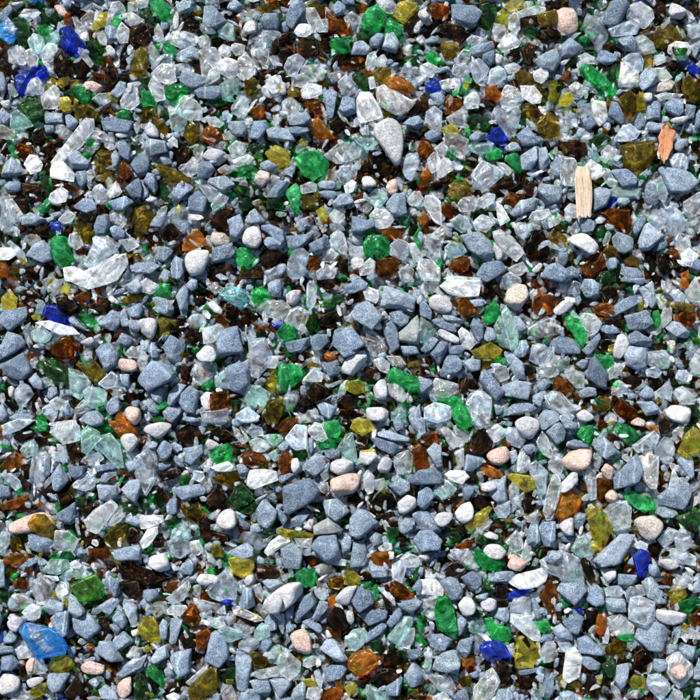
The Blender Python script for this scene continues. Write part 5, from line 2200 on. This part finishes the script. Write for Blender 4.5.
# layers below: smaller pieces in the gaps, then a loose lower layer
lib = {}
protos = {}
for kk in 'snckobaedwlfy':
    src = [q for q in low if q[0] == kk][:40]
    protos[kk] = [(P/math.sqrt(p['A']), F) for k, P, F, p in src]
def rot3(r, flat):
    a = r.uniform(0, 6.283); b = r.normal(0, .35 if flat else .9); g = r.normal(0, .35 if flat else .9)
    ca, sa, cb, sb, cg, sg = math.cos(a), math.sin(a), math.cos(b), math.sin(b), math.cos(g), math.sin(g)
    return np.array([[ca,-sa,0],[sa,ca,0],[0,0,1]])@np.array([[1,0,0],[0,cb,-sb],[0,sb,cb]])@np.array([[cg,0,sg],[0,1,0],[-sg,0,cg]])
def scatter(step, sizes, zlo, zhi, kinds, weights, seed, thin=0):
    r = np.random.default_rng(seed); n = int(2*EXT/step)
    ks = r.choice(list(kinds), size=(n+1)**2, p=np.array(weights)/sum(weights)); t = 0
    for i in range(n+1):
        for j in range(n+1):
            k = ks[t]; t += 1
            P, F = protos[k][r.integers(len(protos[k]))]
            c = np.array([-EXT+(i+r.uniform(-.4,.4))*step, -EXT+(j+r.uniform(-.4,.4))*step, r.uniform(zlo, zhi)])
            s = r.uniform(*sizes)*S
            if thin: P = P*np.array([1+thin*r.random(), 1-.45*r.random(), .55+.3*r.random()])
            inn = max(abs(c[0]), abs(c[1])) < W/2+.01
            (HI if inn else LOW)[k].append(((P*s)@rot3(r, True).T+c, F))
scatter(9.5*S, (6, 10), -.0050, -.0026, 'snckobaedwl', [13, 10, 32, 5, 6, 6, 5, 8, 3, 1, 16], 11)
scatter(14*S, (13, 19), -.0105, -.0065, 'snckobaedwl', [15, 11, 24, 7, 9, 9, 5, 6, 4, 2, 11], 12)

scatter(12*S, (3.2, 6.5), -.0022, .0014, 'clfanobeysw', [32, 14, 6, 7, 8, 4, 6, 4, 3, 7, 1], 13, .9)
scatter(8.5*S, (3, 6), -.0060, -.0030, 'snclobkea', [9, 5, 18, 6, 5, 5, 3, 3, 4], 14, .8)

def merged(name, lst, mat, smooth):
    off = 0; Ps = []; Fs = []; Ws = []; Sm = []
    for P, F in lst:
        Ps.append(P); Fs.extend([[i+off for i in f] for f in (F.tolist() if isinstance(F, np.ndarray) else F)]); off += len(P)
        Sm.extend([smooth or isinstance(F, np.ndarray)]*len(F)); Ws.extend(getattr(F, 'wear', None) or [0.]*len(F))
    me = bpy.data.meshes.new(name); me.from_pydata(np.concatenate(Ps).tolist(), [], Fs); me.materials.append(mat)
    me.attributes.new('wear', 'FLOAT', 'FACE').data.foreach_set('value', Ws)
    me.polygons.foreach_set('use_smooth', Sm)
    return bpy.data.objects.new(name, me)
for tabl, where in ((HI, 'filling the gaps of the bed'), (LOW, 'of the bed going on beyond the picture')):
    for k, lst in tabl.items():
        if not lst: continue
        kd = KIND[k]
        nm = {'stone': 'stone_gravel', 'pebble': 'pebble_gravel', 'glass shard': 'glass_gravel'}[kd[3]]
        o = merged(nm, lst, M[k], k in STONE); col.objects.link(o)
        tag(o, f"small {kd[2]} {kd[3]}s {where}", 'gravel', None, 'stuff')

# ------------------------------------------------------------------ wooden stick
def curve_loft(rings):
    P = [q for rg in rings for q in rg]; n = len(rings[0]); F = []
    for i in range(len(rings)-1):
        for j in range(n):
            a, b = i*n+j, i*n+(j+1) % n; F.append([a, b, b+n, a+n])
    F.append(list(range(n))[::-1]); F.append([(len(rings)-1)*n+j for j in range(n)])
    return np.array(P), F
wm, nt = newmat('weathered_wood'); tc = nd(nt, 'ShaderNodeTexCoord')
mp = nd(nt, 'ShaderNodeMapping'); mp.inputs['Scale'].default_value = (1, .07, 1); nt.links.new(tc.outputs['Object'], mp.inputs['Vector'])
gr = noise(nt, mp.outputs[0], 1500, 5, .7)
cc = ramp(nt, gr, [(.32, (.13,.085,.05)), (.45, (.33,.24,.17)), (.6, (.44,.35,.26)), (.75, (.54,.46,.37))])
pb = nd(nt, 'ShaderNodeBsdfPrincipled', Roughness=.75); nt.links.new(cc, pb.inputs['Base Color']); nt.links.new(bump(nt, gr, .8, .0008), pb.inputs['Normal'])
oo = nd(nt, 'ShaderNodeOutputMaterial'); nt.links.new(pb.outputs[0], oo.inputs[0])
r = np.random.default_rng(5); rings = []
L = 50*S; n = 26; prof = r.normal(0, .08, n)
for i in range(21):
    u = i/20; y = (u-.5)*L; w = 7.3*S*(1-.07*math.cos(u*6)-.12*max(0, u-.85)/.15); ring = []
    for j in range(n):
        a = 6.2832*j/n; ca, sa = math.cos(a), math.sin(a)
        k = (abs(ca)**5+abs(sa)**5)**-.2*(1+prof[j])
        yy = y
        if i == 20: yy += r.uniform(-4.5, 1.2)*S
        if i == 0: yy += r.uniform(-1.5, 3)*S
        ring.append((ca*k*w+.6*S*math.sin(u*4), yy, sa*k*w*.6+r.normal(0, .08)*S))
    rings.append(ring)
P, F = curve_loft(rings)
st = bpy.data.objects.new('wood_stick', mesh('wood_stick', P, F, wm, False)); col.objects.link(st)
st.location = ((582.5-MID)*S, (MID-193)*S, .0044); st.rotation_euler = (R(2), R(3), R(1.5))
tag(st, 'short weathered wooden stick standing out pale with splintered ends, lying lengthwise on the bed', 'stick')

# ------------------------------------------------------------------ dry leaf
lm, nt = newmat('dry_leaf'); tc = nd(nt, 'ShaderNodeTexCoord')
n1 = noise(nt, tc.outputs['Object'], 500, 4, .6)
cc = ramp(nt, n1, [(.35, (.13,.05,.022)), (.5, (.34,.125,.045)), (.75, (.22,.12,.06))])
pb = nd(nt, 'ShaderNodeBsdfPrincipled', Roughness=.55); nt.links.new(cc, pb.inputs['Base Color'])
oo = nd(nt, 'ShaderNodeOutputMaterial'); nt.links.new(pb.outputs[0], oo.inputs[0])
out = [(-3,-18), (-5,-13), (-8,-6), (-6.5,0), (-8.5,5), (-6,11), (-5,17), (0,19), (2.5,12), (8,13.5), (9,9), (6.5,3), (7,-5), (4,-11), (2,-17)]
def leafmesh(th):
    bm = bmesh.new()
    N = 24
    rows = []
    for i in range(N+1):
        y = -19+38*i/N
        def xat(side):
            xs = []
            for (x0, y0), (x1, y1) in zip(out, out[1:]+out[:1]):
                if (y0-y)*(y1-y) <= 0 and y0 != y1: xs.append(x0+(x1-x0)*(y-y0)/(y1-y0))
            return (min(xs) if side < 0 else max(xs)) if xs else 0
        a, b = xat(-1), xat(1); row = []
        for j in range(7):
            u = j/6; x = a+(b-a)*u
            z = 2.4*abs(u-.5)**1.3+.5*math.sin(i*.8+j)*abs(u-.5)+.0022*(y**2)
            row.append((x*S, y*S, z*S))
        rows.append(row)
    top = [[bm.verts.new(q) for q in row] for row in rows]
    bot = [[bm.verts.new((q[0], q[1], q[2]-th)) for q in row] for row in rows]
    for i in range(N):
        for j in range(6):
            bm.faces.new((top[i][j], top[i][j+1], top[i+1][j+1], top[i+1][j]))
            bm.faces.new((bot[i][j], bot[i+1][j], bot[i+1][j+1], bot[i][j+1]))
        bm.faces.new((top[i][0], top[i+1][0], bot[i+1][0], bot[i][0]))
        bm.faces.new((top[i][6], bot[i][6], bot[i+1][6], top[i+1][6]))
    me = bpy.data.meshes.new('leaf'); bm.to_mesh(me); bm.free(); me.shade_smooth(); me.materials.append(lm); return me
lf = bpy.data.objects.new('leaf', leafmesh(.35*S)); col.objects.link(lf)
lf.location = ((664.5-MID)*S, (MID-144)*S, .0047); lf.rotation_euler = (R(4), R(-6), R(-3))
tag(lf, 'small dry orange brown leaf lying on grey stones near the right edge', 'leaf')
rings = []
for i in range(13):
    u = i/12; y = (-21+39*u)*S; w = (.75-.45*u)*S
    rings.append([(math.cos(a)*w-1*S*(1-u), y, math.sin(a)*w+(.0022*((-21+39*u)**2)+.2)*S) for a in [k*1.0472 for k in range(6)]])
P, F = curve_loft(rings)
vm = bpy.data.materials.new('leaf_vein'); vm.use_nodes = True; vm.node_tree.nodes['Principled BSDF'].inputs['Base Color'].default_value = (.36,.18,.08,1); vm.node_tree.nodes['Principled BSDF'].inputs['Roughness'].default_value = .6
mr = bpy.data.objects.new('midrib', mesh('midrib', P, F, vm, True)); col.objects.link(mr); mr.parent = lf

# ------------------------------------------------------------------ ground under and beyond the heap
gm, nt = newmat('fine_dark_grit'); tc = nd(nt, 'ShaderNodeNewGeometry')
vo = nd(nt, 'ShaderNodeTexVoronoi', Scale=110); nt.links.new(tc.outputs['Position'], vo.inputs['Vector'])
sep = nd(nt, 'ShaderNodeSeparateColor'); nt.links.new(vo.outputs['Color'], sep.inputs[0])
cc = ramp(nt, sep.outputs[0], [(0, (.03,.025,.02)), (.25, (.16,.20,.27)), (.5, (.24,.28,.34)), (.65, (.45,.48,.5)), (.8, (.05,.16,.07)), (.9, (.14,.07,.03)), (1, (.5,.5,.5))])
cc = mix(nt, noise(nt, tc.outputs['Position'], 700, 4), cc, (.08,.09,.1))
inv = nd(nt, 'ShaderNodeMath', operation='SUBTRACT'); inv.inputs[0].default_value = 1; nt.links.new(vo.outputs['Distance'], inv.inputs[1])
pb = nd(nt, 'ShaderNodeBsdfPrincipled', Roughness=.8); nt.links.new(cc, pb.inputs['Base Color']); nt.links.new(bump(nt, inv.outputs[0], 1, .006), pb.inputs['Normal'])
oo = nd(nt, 'ShaderNodeOutputMaterial'); nt.links.new(pb.outputs[0], oo.inputs[0])
g = bpy.data.objects.new('ground', mesh('ground', [(-60,-60,0),(60,-60,0),(60,60,0),(-60,60,0)], [[0,1,2,3]], gm, False)); col.objects.link(g)
g.location.z = -.0125; tag(g, 'dark grit under and around the bed of stones and glass', None, None, 'structure')

# ------------------------------------------------------------------ light
EL, AZ = 43, (-.42, .91)          # sun high, from the upper left of the picture
d = Vector((AZ[0]*math.cos(R(EL)), AZ[1]*math.cos(R(EL)), math.sin(R(EL)))).normalized()
sun = bpy.data.lights.new('sun', 'SUN'); sun.energy = 5; sun.angle = R(.53); sun.color = (1, .955, .89)
so = bpy.data.objects.new('sun', sun); so.rotation_euler = d.to_track_quat('Z', 'Y').to_euler(); col.objects.link(so)
w = bpy.data.worlds.new('World'); scene.world = w; w.use_nodes = True
nt = w.node_tree; bg = nt.nodes['Background']; sky = nt.nodes.new('ShaderNodeTexSky'); sky.sky_type = 'NISHITA'
sky.sun_disc = False; sky.sun_elevation = R(EL); sky.sun_rotation = math.atan2(d.x, d.y)
nt.links.new(sky.outputs[0], bg.inputs[0]); bg.inputs[1].default_value = .088

# ------------------------------------------------------------------ camera
cam = bpy.data.cameras.new('camera'); co = bpy.data.objects.new('camera', cam); col.objects.link(co)
co.location = (0, 0, .95); cam.sensor_width = 36; cam.lens = 36*.95/W; cam.clip_start = .01; cam.clip_end = 500
scene.camera = co

vs = scene.view_settings; vs.view_transform = 'Standard'; vs.look = 'None'; vs.gamma = 1; vs.exposure = 1.2
cy = scene.cycles
cy.max_bounces = 7; cy.diffuse_bounces = 2; cy.glossy_bounces = 2; cy.transmission_bounces = 6; cy.transparent_max_bounces = 6
cy.use_adaptive_sampling = True; cy.adaptive_threshold = .05; cy.adaptive_min_samples = 24; cy.time_limit = 960
cy.caustics_reflective = True; cy.caustics_refractive = True; cy.blur_glossy = .3
cy.sample_clamp_indirect = 20; cy.sample_clamp_direct = 0
cy.use_denoising = True
print('pieces', len(pieces), 'things', sum(p['thing'] for p in pieces), 'unlabelled', sum(p['thing'] and 'in the bed' in p['obj']['label'] for p in pieces))
